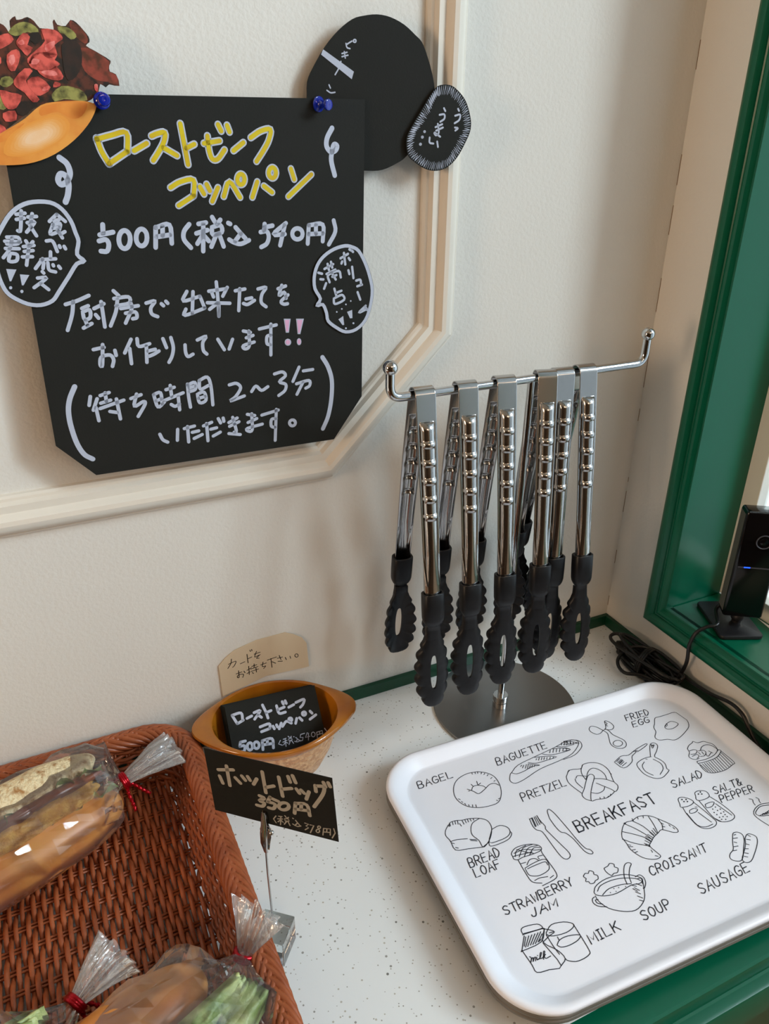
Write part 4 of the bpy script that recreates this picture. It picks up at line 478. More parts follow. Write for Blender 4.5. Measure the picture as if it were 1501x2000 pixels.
# ceiling lamp of the shop, and an added fill panel (behind the viewer)
t = empty('ceiling_lamp', (0.25, -2.4, 1.62), 'square warm lamp on the ceiling', 'lamp')
b = MB(); box(b, (-0.07, -2.72, 1.6), (0.57, -2.08, 1.62)); obj('lamp_body', b, M['sash'], t, smooth=False)
b = MB(); box(b, (-0.05, -2.70, 1.597), (0.55, -2.10, 1.6)); obj('diffuser', b, M['lamp'], t, smooth=False)
t = empty('fill_panel', (-2.4, -0.95, 0.75), 'square glowing panel added on the left wall as warm fill light', 'lamp')  # unseen panel, put in to throw warm light on the window wall
b = MB(); box(b, (-2.4, -1.32, 0.38), (-2.38, -0.58, 1.12)); obj('lamp_body', b, M['sash'], t, smooth=False)
b = MB(); box(b, (-2.38, -1.30, 0.40), (-2.377, -0.60, 1.10)); obj('diffuser', b, M['lamp'], t, smooth=False)

# ------------------------------------------------------------------ counter
CX0, CX1 = -1.2, XW
t = empty('counter', (0.0, -0.22, -0.85), 'counter with speckled white top and glossy green front edge', 'counter')
b = MB(); box(b, (CX0, -0.426, -0.03), (CX1-0.0004, -0.0004, 0.0)); obj('countertop', b, M['counter'], t, smooth=False, label='speckled white worktop slab')
prof = [(-0.426, 0.0), (-0.4475, 0.0), (-0.4505, -0.0006), (-0.4525, -0.0024), (-0.4532, -0.005), (-0.4532, -0.019), (-0.455, -0.0205), (-0.461, -0.0215), (-0.4635, -0.0225), (-0.4645, -0.0245), (-0.4645, -0.060), (-0.448, -0.062), (-0.448, -0.85), (-0.426, -0.85)]
b = MB(); loft(b, [[(CX0, y, z) for y, z in prof], [(CX1, y, z) for y, z in prof]], closed=True, cap0=True, cap1=True)
obj('front_edge', b, M['green'], t, angle=30, label='glossy green moulded front edge')

# ------------------------------------------------------------------ drawings on sheets
def sheet(name, off=0.0):
    o, u, v = [Vector(a) for a in SHEET[name]]
    o = o/1000; n = u.cross(v)
    return lambda x, y, h: o+u*x+v*y+n*(h+off)
def strokes(key):
    return [[tuple(int(a)/10000 for a in p.split(',')) for p in s.split()] for s in DRAW[key].split(';')]
def pen(keys, w, T, h, parent, material, name, smooth=True, mbx=None):
    b = MB()
    for key in ([keys] if isinstance(keys, str) else keys):
        for s in strokes(key):
            q = [(p.x, p.y) for p in crom([(x, y, 0) for x, y in s], 4)] if (smooth and len(s) > 2) else s
            ribbon(b, q, w, T, h)
    return obj(name, b, material, parent, smooth=False)
def outline(key, k=0):
    s = strokes(key)[0]
    if (Vector(s[0])-Vector(s[-1])).length < 1e-5: s = s[:-1]
    return [(p.x, p.y) for p in crom([(x, y, 0) for x, y in s], k, True)] if k else s
def fills(b, key, T, h0, h1, k=0):
    for s in strokes(key):
        q = [(p.x, p.y) for p in crom([(x, y, 0) for x, y in s], k, True)] if k else s
        prism(b, q, T, h0, h1)
    return b

TM = sheet('MENU')
root = empty('menu_board', TM(0, 0, 0), 'large black card menu board with yellow and white handwriting on the wall', 'sign')
b = MB(); prism(b, outline('board'), TM, -0.0012, 0.0); obj('board_panel', b, M['black'], root, smooth=False)
pen('title', 0.0057, TM, 0.00015, root, M['ink'], 'title_outline')
pen('title', 0.0034, TM, 0.0003, root, M['yellow'], 'title_lettering')
pen('white', 0.0037, TM, 0.00015, root, M['ink'], 'price_lettering')
pen('body', 0.0030, TM, 0.00015, root, M['ink'], 'message_lettering')
for k, s in enumerate(strokes('paren')):
    b = MB(); ribbon(b, [(p.x, p.y) for p in crom([(x, y, 0) for x, y in s], 5)], 0.0042, TM, 0.00015)
    obj('bracket_mark' if k < 2 else 'curl_mark', b, M['ink'], root, smooth=False)
b = MB(); fills(b, 'excl', TM, 0.0, 0.0002); obj('exclamation_outline', b, M['ink'], root, smooth=False)
b = MB(); fills(b, 'exclin', TM, 0.0, 0.0004); obj('exclamation_marks', b, M['pink'], root, smooth=False)
TB = sheet('MENU', 0.0012)
for key, tx, pl in (('lb', 'lbt', 'lbp'), ('rb', 'rbt', 'rbp')):
    b = MB(); prism(b, outline(key, 3), TB, -0.0010, 0.0)
    sb = obj('speech_bubble', b, M['black'], root, smooth=False, label='black speech bubble with white rim')
    b = MB(); o_ = outline(key, 3); c_ = Vector((sum(p[0] for p in o_)/len(o_), sum(p[1] for p in o_)/len(o_)))
    q = []
    for p in o_:
        d = Vector(p)-c_; q.append(tuple(Vector(p)-d.normalized()*0.0018))
    ribbon(b, q+[q[0]], 0.0030, TB, 0.00015); obj('bubble_rim', b, M['ink'], sb, smooth=False)
    lt = pen(tx, 0.0026 if key == 'lb' else 0.0022, TB, 0.00015, sb, M['ink'], 'bubble_lettering')
    b = MB(); fills(b, pl, TB, 0.0, 0.0002); obj('bubble_exclamation', b, M['ink'], sb, smooth=False)

# printed cut-out of a sandwich
TP = sheet('MENU', 0.0025)
root = empty('sandwich_cutout', TP(-0.15, 0.14, 0), 'cut-out printed photo of a meat and lettuce roll pinned over the board corner', 'picture')
b = MB(); fills(b, 'pic_lettuce_dark', TP, -0.0006, 0.0, 2); obj('printed_leaves', b, M['photo_dark'], root, smooth=False)
b = MB(); fills(b, 'pic_lettuce_red', TP, 0.0, 0.0001, 2); obj('printed_red_leaves', b, M['photo_red'], root, smooth=False)
b = MB(); fills(b, 'pic_lettuce_green', TP, 0.0, 0.0002, 2); obj('printed_green_leaves', b, M['photo_green'], root, smooth=False)
b = MB(); fills(b, 'pic_shadow', TP, 0.0, 0.0003, 2); obj('printed_dark_gaps', b, M['photo_black'], root, smooth=False)
b = MB(); fills(b, 'pic_meat', TP, 0.0, 0.0004, 2); obj('printed_meat', b, M['photo_meat'], root, smooth=False)
b = MB(); fills(b, 'pic_meat_light', TP, 0.0, 0.0005, 2); obj('printed_pink_meat', b, M['photo_pink'], root, smooth=False)
b = MB(); fills(b, 'pic_bun', TP, -0.0006, 0.0006, 3); obj('printed_bun', b, M['photo_bun'], root, smooth=False)
sh = strokes('pic_bun_light')[0]
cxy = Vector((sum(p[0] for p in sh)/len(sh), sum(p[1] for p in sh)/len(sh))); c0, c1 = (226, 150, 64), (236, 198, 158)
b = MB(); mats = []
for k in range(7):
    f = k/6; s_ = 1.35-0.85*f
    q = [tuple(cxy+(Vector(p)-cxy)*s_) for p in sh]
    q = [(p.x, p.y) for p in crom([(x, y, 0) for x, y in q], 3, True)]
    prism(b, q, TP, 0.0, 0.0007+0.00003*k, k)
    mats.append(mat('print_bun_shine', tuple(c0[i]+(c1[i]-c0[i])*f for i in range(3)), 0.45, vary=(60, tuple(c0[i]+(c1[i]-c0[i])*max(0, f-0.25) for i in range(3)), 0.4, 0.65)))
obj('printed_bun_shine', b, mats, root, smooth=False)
b = MB(); fills(b, 'pic_bun_dark', TP, 0.0, 0.00065, 3); obj('printed_bun_browning', b, M['photo_bund'], root, smooth=False)

# oval black card behind the board, with its own bubble
TO = sheet('OV'); TF = sheet('OV', 0.003)
root = empty('oval_card', TO(0, 0, 0), 'oval black card tucked behind the top right corner of the menu board', 'sign')
b = MB(); prism(b, outline('oval', 3), TO, -0.0010, 0.0); obj('card_sheet', b, M['black'], root, smooth=False)
pen('ovt', 0.0011, TO, 0.00015, root, M['ink'], 'card_lettering')
b = MB(); fills(b, 'ovband', TO, 0.0, 0.0002); obj('white_band', b, M['ink'], root, smooth=False)
b = MB(); o_ = outline('fb', 4); prism(b, o_, TF, -0.0010, 0.0)
sb = obj('speech_bubble', b, M['black'], root, smooth=False, label='small black speech bubble with scribbled white fringe')
c_ = Vector((sum(p[0] for p in o_)/len(o_), sum(p[1] for p in o_)/len(o_)))
b = MB(); q = []; rnd = random.Random(5)
per = [Vector(p) for p in o_]; N = 96; tot = [0]
for i in range(len(per)): tot.append(tot[-1]+(per[(i+1) % len(per)]-per[i]).length)
def along(s):
    s = s % tot[-1]
    for i in range(len(per)):
        if tot[i+1] >= s: return per[i].lerp(per[(i+1) % len(per)], (s-tot[i])/max(1e-9, tot[i+1]-tot[i]))
for k in range(N*2):
    p = along(tot[-1]*k/(N*2)); d = (c_-p).normalized()
    q.append(tuple(p+d*(0.0008 if k % 2 else rnd.uniform(0.0062, 0.0078))))
ribbon(b, q, 0.0010, TF, 0.00015); obj('fringe', b, M['ink'], sb, smooth=False)
pen('fbt', 0.0016, TF, 0.00015, sb, M['ink'], 'bubble_lettering')

# blue push pins
def push_pin(p, axis, label):
    ax = Vector(axis).normalized()
    tf = Matrix.Translation(p) @ ax.to_track_quat('Z', 'Y').to_matrix().to_4x4()
    r = empty('push_pin', p, label, 'push pin', 'blue push pins')
    b = MB(); lathe(b, [(0, 0), (0.0052, 0.0), (0.0060, 0.0008), (0.0058, 0.0018), (0.0040, 0.0026), (0.0030, 0.004), (0.0027, 0.007), (0.0031, 0.0095), (0.0042, 0.0108), (0.0045, 0.012), (0.0040, 0.0132), (0.0022, 0.0137), (0, 0.0132)], 28, tf=tf)
    obj('pin_head', b, M['bluepin'], r)
    b = MB(); tube(b, [Vector(p)+ax*0.001, Vector(p)-ax*0.012], 0.0005, 6); obj('pin_point', b, M['chrome'], r)
push_pin(TP(-0.0914, 0.1441, 0.0012), (0.02, -1, 0.05), 'blue push pin at the tip of the printed roll')
push_pin(TM(0.0790, 0.1452, 0.0002), (0.42, -1, -0.05), 'blue push pin at the top right corner of the menu board')

# ------------------------------------------------------------------ tong stand
PX, PY, BZ = 0.447, -0.089, 0.410
root = empty('tong_stand', (PX, PY, 0.0), 'chrome stand with round base and long crossbar holding the tongs', 'stand')
b = MB(); lathe(b, [(0, 0.0), (0.0850, 0.0), (0.0860, 0.0008), (0.0860, 0.0022), (0.0850, 0.003), (0, 0.003)], 96, tf=Matrix.Translation((PX+0.006, PY-0.001, 0)))
obj('base_plate', b, M['disk'], root, angle=30, label='round brushed steel base plate')
b = MB(); lathe(b, [(0, 0.003), (0.0085, 0.003), (0.009, 0.0035), (0.009, 0.0105), (0.0083, 0.0108), (0.0083, 0.0116), (0.009, 0.012), (0.009, 0.019), (0.0085, 0.0195), (0, 0.0195)], 40, tf=Matrix.Translation((PX, PY, 0)))
obj('collar', b, M['chrome'], root, angle=30)
b = MB(); tube(b, [(PX, PY, 0.015), (PX, PY, BZ-0.002)], 0.0038, 20); obj('pole', b, M['chrome'], root)
def bend(p0, p1, p2, r, k=8):
    """fillet at p1"""
    p0, p1, p2 = map(Vector, (p0, p1, p2)); a = p1+(p0-p1).normalized()*r; c = p1+(p2-p1).normalized()*r
    return [a*(1-t)**2+p1*2*t*(1-t)+c*t*t for t in [i/k for i in range(k+1)]]
XL, XR_ = 0.2935, 0.5885
pts = [(XL, PY, 0.436)]+bend((XL, PY, 0.436), (XL, PY, BZ), (PX, PY, BZ), 0.012)+bend((PX, PY, BZ), (XR_, PY, BZ), (XR_, PY, 0.44), 0.012)+[(XR_, PY, 0.438)]
b = MB(); tube(b, pts, 0.0042, 20); cb = obj('crossbar', b, M['chrome'], root)
for x, z in ((XL, 0.4385), (XR_, 0.4405)):
    b = MB(); sphere(b, (x, PY, z), 0.0069, 28); obj('end_ball', b, M['chrome'], cb)

# ------------------------------------------------------------------ tongs (hung by their bent spring over the bar)
def lerp(a, b_, t): return a+(b_-a)*t
ARM = 0.196; TOPR = 0.0085
def arm_line(s, side):
    """s: distance down from the bar, side -1 front / +1 rear -> (y, z)"""
    f = s/0.33
    y = -TOPR-0.001-0.047*f-0.004*math.sin(PI*f) if side < 0 else TOPR-0.002+0.038*f+0.006*math.sin(PI*f)
    return y, -s
def tong_handle():
    secs = []
    ss = [ARM-0.196*i/300 for i in range(301)]
    for side, seq in ((-1, ss), (1, ss[::-1])):
        for s in seq:
            y, z = arm_line(s, side); secs.append((y, z, side, s))
        if side < 0:
            for k in range(1, 12):
                a = PI*k/12
                y0 = arm_line(0, -1)[0]; y1 = arm_line(0, 1)[0]
                secs.append(((y0+y1)/2-math.cos(a)*(y1-y0)/2, math.sin(a)*0.0075, 0, 0))
    U = [-1, -0.93, -0.84, -0.76, -0.70, -0.65, -0.58, -0.48, -0.36, -0.24, -0.12, 0, 0.12, 0.24, 0.36, 0.48, 0.58, 0.65, 0.70, 0.76, 0.84, 0.93, 1]
    rings = []
    for y, z, side, s in secs:
        w = 0.0100
        if s > 0.06: w = lerp(0.0100, 0.0083, min(1, (s-0.06)/0.13))
        h = 0; rg_ = 0
        if s > 0.0225:
            tt = (s-0.0225)/0.0070
            h = 0.0060*(math.sqrt(max(0, 1-(1-min(1, tt))**2)))
            for k in range(5):
                d = abs(s-(0.0415+0.0172*k))
                if d < 0.0030: rg_ = 0.0016*math.cos(d/0.0030*PI/2)**0.6
        ring = []
        for u in U:
            uu = abs(u)
            core = 0.70
            prof_ = math.sqrt(max(0, 1-(uu/core)**2)) if uu < core else 0
            if s > 0.15:  # the channel becomes a full half-round lower down
                k2 = min(1, (s-0.15)/0.03); prof_ = lerp(prof_, math.sqrt(max(0, 1-uu**2)), k2)
            bulge = h*prof_+rg_*max(0, min(1, (0.72-uu)/0.14))
            ring.append(Vector((u*w, y+side*bulge, z)))
        rings.append(ring)
    b = MB(); loft(b, rings, closed=False)
    return b
def sup(a, rx, ry, p=3.0):
    c, s = math.cos(a), math.sin(a)
    return (math.copysign(abs(c)**(2/p), c)*rx, math.copysign(abs(s)**(2/p), s)*ry)
def tong_tip(side):
    """socket + scalloped paddle"""
    b = MB()
    def pos(x, n, s):
        y, z = arm_line(s, side)
        y2, z2 = arm_line(s+0.001, side)
        t = Vector((0, y2-y, z2-z)).normalized(); nn = Vector((0, -t.z, t.y))
        if nn.y*side < 0: nn = -nn
        return Vector((x, y, z))+nn*n
    K = 28
    rings = []
    # sleeve, open at the top
    def srow(s, rx, rn, n0=0.001):
        return [pos(sup(2*PI*j/K, rx, rn)[0], n0+sup(2*PI*j/K, rx, rn)[1], s) for j in range(K)]
    rings += [srow(0.205, 0.0078, 0.0046), srow(0.1905, 0.0088, 0.0055), srow(0.1895, 0.0092, 0.0060), srow(0.1895, 0.0108, 0.0078), srow(0.190, 0.0111, 0.0081), srow(0.205, 0.0112, 0.0080), srow(0.216, 0.0110, 0.0077), srow(0.2195, 0.0103, 0.0072), srow(0.2225, 0.0090, 0.0062), srow(0.2245, 0.0076, 0.0046), srow(0.2255, 0.0072, 0.0034), srow(0.231, 0.0074, 0.0034), srow(0.240, 0.0084, 0.0028)]
    loft(b, rings, cap0=True, cap1=True)
    # paddle with slot
    N = 120; S0 = 0.226; S1 = 0.319
    def half(s):
        f = (s-S0)/(S1-S0)
        pts_ = [(0, 0.0072), (0.10, 0.0076), (0.2, 0.0108), (0.32, 0.0146), (0.5, 0.0168), (0.68, 0.0168), (0.82, 0.0150), (0.91, 0.0118), (0.96, 0.0085), (0.985, 0.0055), (1.0, 0.0)]
        for (a, wa), (c, wc) in zip(pts_, pts_[1:]):
            if f <= c: return lerp(wa, wc, (f-a)/(c-a))
        return 0
    out = []
    M_ = 61
    for i in range(M_):                       # left side down
        th = i/(M_-1); s = lerp(S0, S1, 1-(1-th)**1.25)
        out.append((-half(s), s))
    full = out+[(-x, s) for x, s in out[-2:0:-1]]
    n = len(full)
    per_ = []
    for i, (x, s) in enumerate(full):         # scallops
        f = (s-S0)/(S1-S0)
        a = full[i-1]; c = full[(i+1) % n]
        t = Vector((c[0]-a[0], c[1]-a[1])); t = t.normalized() if t.length > 0 else Vector((0, 1))
        nx, ns = t.y, -t.x
        amp = 0.0 if f < 0.17 else 0.0038*min(1, (f-0.17)/0.06)
        ph = f*6.5+0.25
        w_ = abs(math.sin(PI*ph))**0.6-0.55
        if nx*x < 0: nx, ns = -nx, -ns
        if abs(x) < 1e-6: nx, ns = 0, 1
        per_.append((x+nx*amp*w_, s+ns*amp*w_*0.6))
    slot = []
    for i in range(n):
        # slot ellipse, matched by side and height
        x, s = full[i]
        f = (s-S0)/(S1-S0)
        th = PI*(1-f) if True else 0
        ss_ = 0.2785-0.0195*math.cos(PI*f); xx = 0.0040*math.sin(PI*f)**0.75
        slot.append((math.copysign(xx, x) if abs(x) > 1e-6 else 0, ss_))
    def cup(x, s):
        return -0.22*(x*x)/0.0152*1.0+0.0015
    def row(loop, nofs, k=1.0):
        return [pos(x*k, cup(x, s)+nofs, s) for x, s in loop]
    mid = [(lerp(a[0], c[0], 0.5), lerp(a[1], c[1], 0.5)) for a, c in zip(slot, per_)]
    edge = [(lerp(a[0], c[0], 0.9), lerp(a[1], c[1], 0.9)) for a, c in zip(slot, per_)]
    rr = [row(slot, 0.0012), row(mid, 0.0022), row(edge, 0.0018), row(per_, 0.0004), row(per_, -0.0036), row(edge, -0.0046), row(mid, -0.0020), row(slot, -0.0012)]
    loft(b, rr, wrap=True)
    return b
hb = tong_handle(); fb_, rb_ = tong_tip(-1), tong_tip(1)
proto = empty('tongs', (0, 0, 0), '-', 'tongs', 'serving tongs on the crossbar')
obj('spring_handle', hb, M['steel'], proto, solid=0.0009, angle=60)
obj('tip', fb_, M['silicone'], proto, angle=50)
obj('tip', rb_, M['silicone'], proto, angle=50)
tongs = [(0.3255, -4, 'nearest the left end ball of the crossbar'),
 (0.3710, -7, 'second from the left end ball'),
 (0.4140, -9, 'hanging just left of the pole'),
 (0.4625, -15, 'hanging just right of the pole'),
 (0.4825, -8, 'fifth from the left on the crossbar'),
 (0.5100, -6, 'beside the bare right end of the crossbar')]
for i, (x, a, lb) in enumerate(tongs):
    if i == 0: r = proto
    else:
        r = proto.copy(); COL.objects.link(r)
        for ch in list(proto.children):
            c = ch.copy(); COL.objects.link(c); c.parent = r
    r.location = (x, PY, BZ); r.rotation_euler = (math.radians(3.6 if i == 4 else 0), 0, math.radians(a)); r['label'] = 'steel tongs with black silicone tips, '+lb

# ------------------------------------------------------------------ trays
def tray_mesh(z, mi=0):
    """z of the floor; printed sheet frame"""
    o, u, v = [Vector(a) for a in SHEET['TRAY']]; o = o/1000
    def R(w, d, rad, zz, n=16, cx=0.0, cy=0.0):
        out = []
        for qx, qy, a0 in ((1, 1, 0), (-1, 1, PI/2), (-1, -1, PI), (1, -1, 3*PI/2)):
            for k in range(n+1):
                a = a0+PI/2*k/n
                x = qx*(w/2-rad)+rad*math.cos(a); y = qy*(d/2-rad)+rad*math.sin(a)
                x += 0.0028*(1-(2*y/d)**2)*(1 if x > 0 else -1)*min(1, abs(2*x/w)**4); y += 0.0028*(1-(2*x/w)**2)*(1 if y > 0 else -1)*min(1, abs(2*y/d)**4)
                p = o+u*(x+cx)+v*(y+cy); out.append((p.x, p.y, zz))
        return out
    W_, D_ = 0.399, 0.292
    rings = [R(0.20, 0.12, 0.01, z), R(0.350, 0.252, 0.032, z), R(0.3555, 0.2575, 0.0345, z+0.0001), R(0.3585, 0.2602, 0.0358, z+0.0009), R(0.363, 0.2635, 0.037, z+0.0027), R(0.371, 0.270, 0.039, z+0.0055), R(0.380, 0.277, 0.042, z+0.0088), R(0.387, 0.282, 0.044, z+0.0103), R(0.393, 0.2865, 0.046, z+0.0105), R(W_-0.001, D_-0.001, 0.048, z+0.0096), R(W_, D_, 0.048, z+0.0080), R(W_-0.0005, D_-0.0005, 0.048, z+0.0062), R(W_-0.003, D_-0.003, 0.047, z+0.0060), R(W_-0.006, D_-0.006, 0.046, z+0.0078), R(0.384, 0.279, 0.043, z+0.0078), R(0.368, 0.265, 0.038, z+0.0015), R(0.352, 0.252, 0.034, z-0.002), R(0.20, 0.12, 0.01, z-0.002)]
    b = MB(); loft(b, rings, cap0=True, cap1=True)
    return b
ztop = 0.0172
tr_loc = (0.449, -0.2905, 0.0)
lab = ['grey serving tray at the bottom of the stack', 'grey serving tray sandwiched under the white breakfast tray']
for k, zz in enumerate((0.0072, 0.0122)):
    obj('serving_tray', tray_mesh(zz), M['tray2'], origin=tr_loc, angle=50, label=lab[k], cat='tray', group='stacked serving trays')
TT = sheet('TRAY')
root = empty('breakfast_tray', tr_loc, 'white breakfast tray printed with food drawings, topmost of the stack', 'tray', 'stacked serving trays')
obj('tray_body', tray_mesh(ztop), M['tray'], root, angle=60)
b = MB()
for s in strokes('art'):
    q = [(p.x, p.y) for p in crom([(x, y, 0) for x, y in s], 3)] if len(s) > 2 else s
    ribbon(b, q, 0.00078, TT, 0.0002)
obj('printed_drawings', b, M['greyink'], root, smooth=False)
b = MB()
for key, w, sm in (('lab', 0.00102, True), ('labs', 0.00102, False), ('bold', 0.00155, False)):
    for s in strokes(key):
        q = [(p.x, p.y) for p in crom([(x, y, 0) for x, y in s], 3)] if (sm and len(s) > 2) else s
        ribbon(b, q, w, TT, 0.00025)
obj('printed_lettering', b, M['greyink'], root, smooth=False)

# ------------------------------------------------------------------ gratin dish with cards
DC = Vector((0.1758, -0.0622, 0.0)); DA = math.radians(-10.2)
dtf = Matrix.Translation(DC) @ Matrix.Rotation(DA, 4, 'Z')
def oval_ring(a, b_, z, p=2.0, n=96, lug=0.0):
    out = []
    for j in range(n):
        t = 2*PI*j/n; c, s = math.cos(t), math.sin(t)
        x = math.copysign(abs(c)**(2/p), c)*a; y = math.copysign(abs(s)**(2/p), s)*b_
        if lug: x += math.copysign(lug*abs(c)**7, c)
        out.append(dtf @ Vector((x, y, z)))
    return out
root = empty('gratin_dish', DC, 'amber glazed oval gratin dish holding black cards against the wall', 'dish')
b = MB()
rg = [oval_ring(0.02, 0.014, 0.0), oval_ring(0.046, 0.036, 0.0), oval_ring(0.049, 0.039, 0.002), oval_ring(0.059, 0.0485, 0.025), oval_ring(0.065, 0.0535, 0.046), oval_ring(0.0670, 0.0552, 0.055)]
loft(b, rg, cap0=True)
obj('lower_body', b, M['clay'], root, label='tan lower wall with a pebbled pattern')
b = MB()
rg = [oval_ring(0.0669, 0.0551, 0.0545), oval_ring(0.069, 0.057, 0.057, 2.0, lug=0.005), oval_ring(0.0706, 0.0588, 0.060, 2.0, lug=0.0155), oval_ring(0.0711, 0.0592, 0.0625, 2.0, lug=0.0170), oval_ring(0.0707, 0.0589, 0.0650, 2.0, lug=0.0166), oval_ring(0.0698, 0.0580, 0.0660, lug=0.0145), oval_ring(0.0685, 0.0566, 0.0664), oval_ring(0.0666, 0.0546, 0.0655), oval_ring(0.0650, 0.0530, 0.0620), oval_ring(0.0630, 0.0512, 0.050), oval_ring(0.058, 0.046, 0.024), oval_ring(0.053, 0.040, 0.010), oval_ring(0.045, 0.033, 0.006), oval_ring(0.02, 0.014, 0.0055)]
loft(b, rg, cap1=True)
obj('glazed_rim', b, M['amber'], root, label='amber glazed inside, rim and end lugs')

for k in range(6):
    TC = sheet('CARD', -0.0024*k)
    w = 0.0995
    poly = [(0.0, 0.0), (w, 0.0), (w, -0.064), (0.0, -0.064)]
    dx = (0, -0.0016, -0.0024, -0.0022, -0.0036, -0.0030)[k]; dy = (0, 0.001, 0.0004, 0.002, 0.0012, 0.0025)[k]
    poly = [(x+dx, y+dy) for x, y in poly]
    if k == 0:
        root = empty('price_card', TC(w/2, -0.06, 0), 'foremost black card in the amber dish, lettered in white with a price', 'card', 'black cards in the amber dish')
        b = MB(); prism(b, poly, TC, -0.0005, 0.0); obj('card_sheet', b, M['black'], root, smooth=False)
        pen('fct', 0.0029, TC, 0.00015, root, M['ink'], 'card_lettering')
        pen('fcs', 0.0009, TC, 0.00015, root, M['ink'], 'small_lettering', smooth=False)
    else:
        b = MB(); prism(b, poly, TC, -0.0005, 0.0)
        obj('price_card', b, M['black'], smooth=False, origin=TC(w/2, -0.06, 0), label='plain edge of a black card packed behind the lettered card in the amber dish', cat='card', group='black cards in the amber dish')

TE = sheet('BEI')
root = empty('notice_card', TE(0, -0.03, 0), 'beige card with black handwriting on the wall behind the amber dish', 'card')
b = MB(); prism(b, outline('beige', 0), TE, -0.0006, 0.0); obj('card_sheet', b, M['beige'], root, smooth=False)
pen('beiget', 0.00085, TE, 0.00015, root, M['blackink'], 'card_lettering')

# ------------------------------------------------------------------ clip stand with hot dog price card
TH = sheet('HOT')
root = empty('price_card', TH(0, -0.004, 0), 'black price card held up by a small clip above the basket rim', 'card')
b = MB(); prism(b, outline('hot', 0), TH, -0.0005, 0.0); obj('card_sheet', b, M['black'], root, smooth=False)
pen('hott', 0.0031, TH, 0.00015, root, M['inkgrey'], 'card_lettering')
pen('hots', 0.0010, TH, 0.00015, root, M['inkgrey'], 'small_lettering', smooth=False)
BC = Vector((0.1037, -0.2685, 0.0)); BR = math.radians(49.4)
root = empty('card_clip_stand', BC, 'clear acrylic cube with a wire and clip holding the black price card', 'card holder')
b = MB(); box(b, (-0.0138, -0.0138, 0.0005), (0.0138, 0.0138, 0.0283), tf=Matrix.Translation(BC) @ Matrix.Rotation(BR, 4, 'Z'))
obj('acrylic_block', b, M['acrylic'], root, smooth=False, bevel=0.0007, label='clear acrylic cube')
b = MB(); lathe(b, [(0, 0.0284), (0.0052, 0.0284), (0.0056, 0.030), (0.0050, 0.0330), (0.0034, 0.0352), (0.0016, 0.0362), (0, 0.0364)], 28, tf=Matrix.Translation(BC)); obj('dome_nut', b, M['chrome'], root)
b = MB(); tube(b, crom([(BC.x, BC.y, 0.035), (0.1034, -0.2683, 0.060), (0.1030, -0.2678, 0.095), (0.1032, -0.2675, 0.121)], 6), 0.0009, 10); obj('wire', b, M['steel'], root)
cl = MB(); nrm = Vector((-0.675, -0.738, 0))
cx = Vector((0.1036, -0.2680, 0.119)); u_ = Vector((0.738, -0.675, 0))
def clip_jaw(sgn, s0, s1):
    rings = []
    for s, w, o_ in ((0.0, 0.0018, 0.0012), (0.006, 0.0022, 0.0024), (0.012, 0.0030, 0.0034), (0.022, 0.0030, 0.0030), (0.028, 0.0026, 0.0016), (0.040, 0.0018, 0.0008), (0.0425, 0.0012, 0.0008)):
        if s > s1: break
        c = cx+Vector((0, 0, s))+nrm*(-sgn*o_)
        rings.append([c+u_*w*math.cos(a)-nrm*sgn*abs(math.sin(a))*0.0012 if math.sin(a) > 0 else c+u_*w*math.cos(a) for a in [2*PI*j/12 for j in range(12)]])
    b = MB(); loft(b, rings, cap0=True, cap1=True); return b
obj('clip_jaw', clip_jaw(-1, 0, 1), M['steel'], root)
obj('clip_jaw', clip_jaw(1, 0, 1), M['steel'], root)
b = MB(); tube(b, [cx+u_*0.0045+Vector((0, 0, 0.024)), cx-u_*0.0035+Vector((0, 0, 0.024))], 0.0017, 10); sphere(b, cx+u_*0.0052+Vector((0, 0, 0.0215)), 0.0022, 10); obj('clip_spring', b, M['chrome'], root)

# ------------------------------------------------------------------ wicker basket
KX0, KX1, KY0, KY1 = -0.270, 0.0835, -0.455, -0.020   # centre line of the rim
KH = 0.052; INS = 0.020
def rr_path(inset, rad, step):
    x0, x1, y0, y1 = KX0+inset, KX1-inset, KY0+inset, KY1-inset
    r = max(0.004, rad-inset)
    segs = []
    for (cx_, cy_, a0) in ((x1-r, y1-r, 0), (x0+r, y1-r, PI/2), (x0+r, y0+r, PI), (x1-r, y0+r, 3*PI/2)):
        segs.append([(cx_+r*math.cos(a0+PI/2*k/16), cy_+r*math.sin(a0+PI/2*k/16)) for k in range(17)])
    pl = [Vector(p) for s in segs for p in s]
    tot_ = [0]
    for i in range(len(pl)): tot_.append(tot_[-1]+(pl[(i+1) % len(pl)]-pl[i]).length)
    L_ = tot_[-1]; n = int(L_/step); out = []; i = 0
    for k in range(n):
        s = L_*k/n
        while tot_[i+1] < s: i += 1
        a = pl[i]; c = pl[(i+1) % len(pl)]
        f = (s-tot_[i])/max(1e-9, tot_[i+1]-tot_[i]); p = a.lerp(c, f); t = (c-a).normalized() if (c-a).length > 1e-9 else Vector((1, 0))
        out.append((p, Vector((t.y, -t.x)), s))
    return out, L_
root = empty('bread_basket', ((KX0+KX1)/2, (KY0+KY1)/2, 0.0), 'rectangular reddish brown wicker basket holding the wrapped rolls', 'basket')
rnd = random.Random(11)
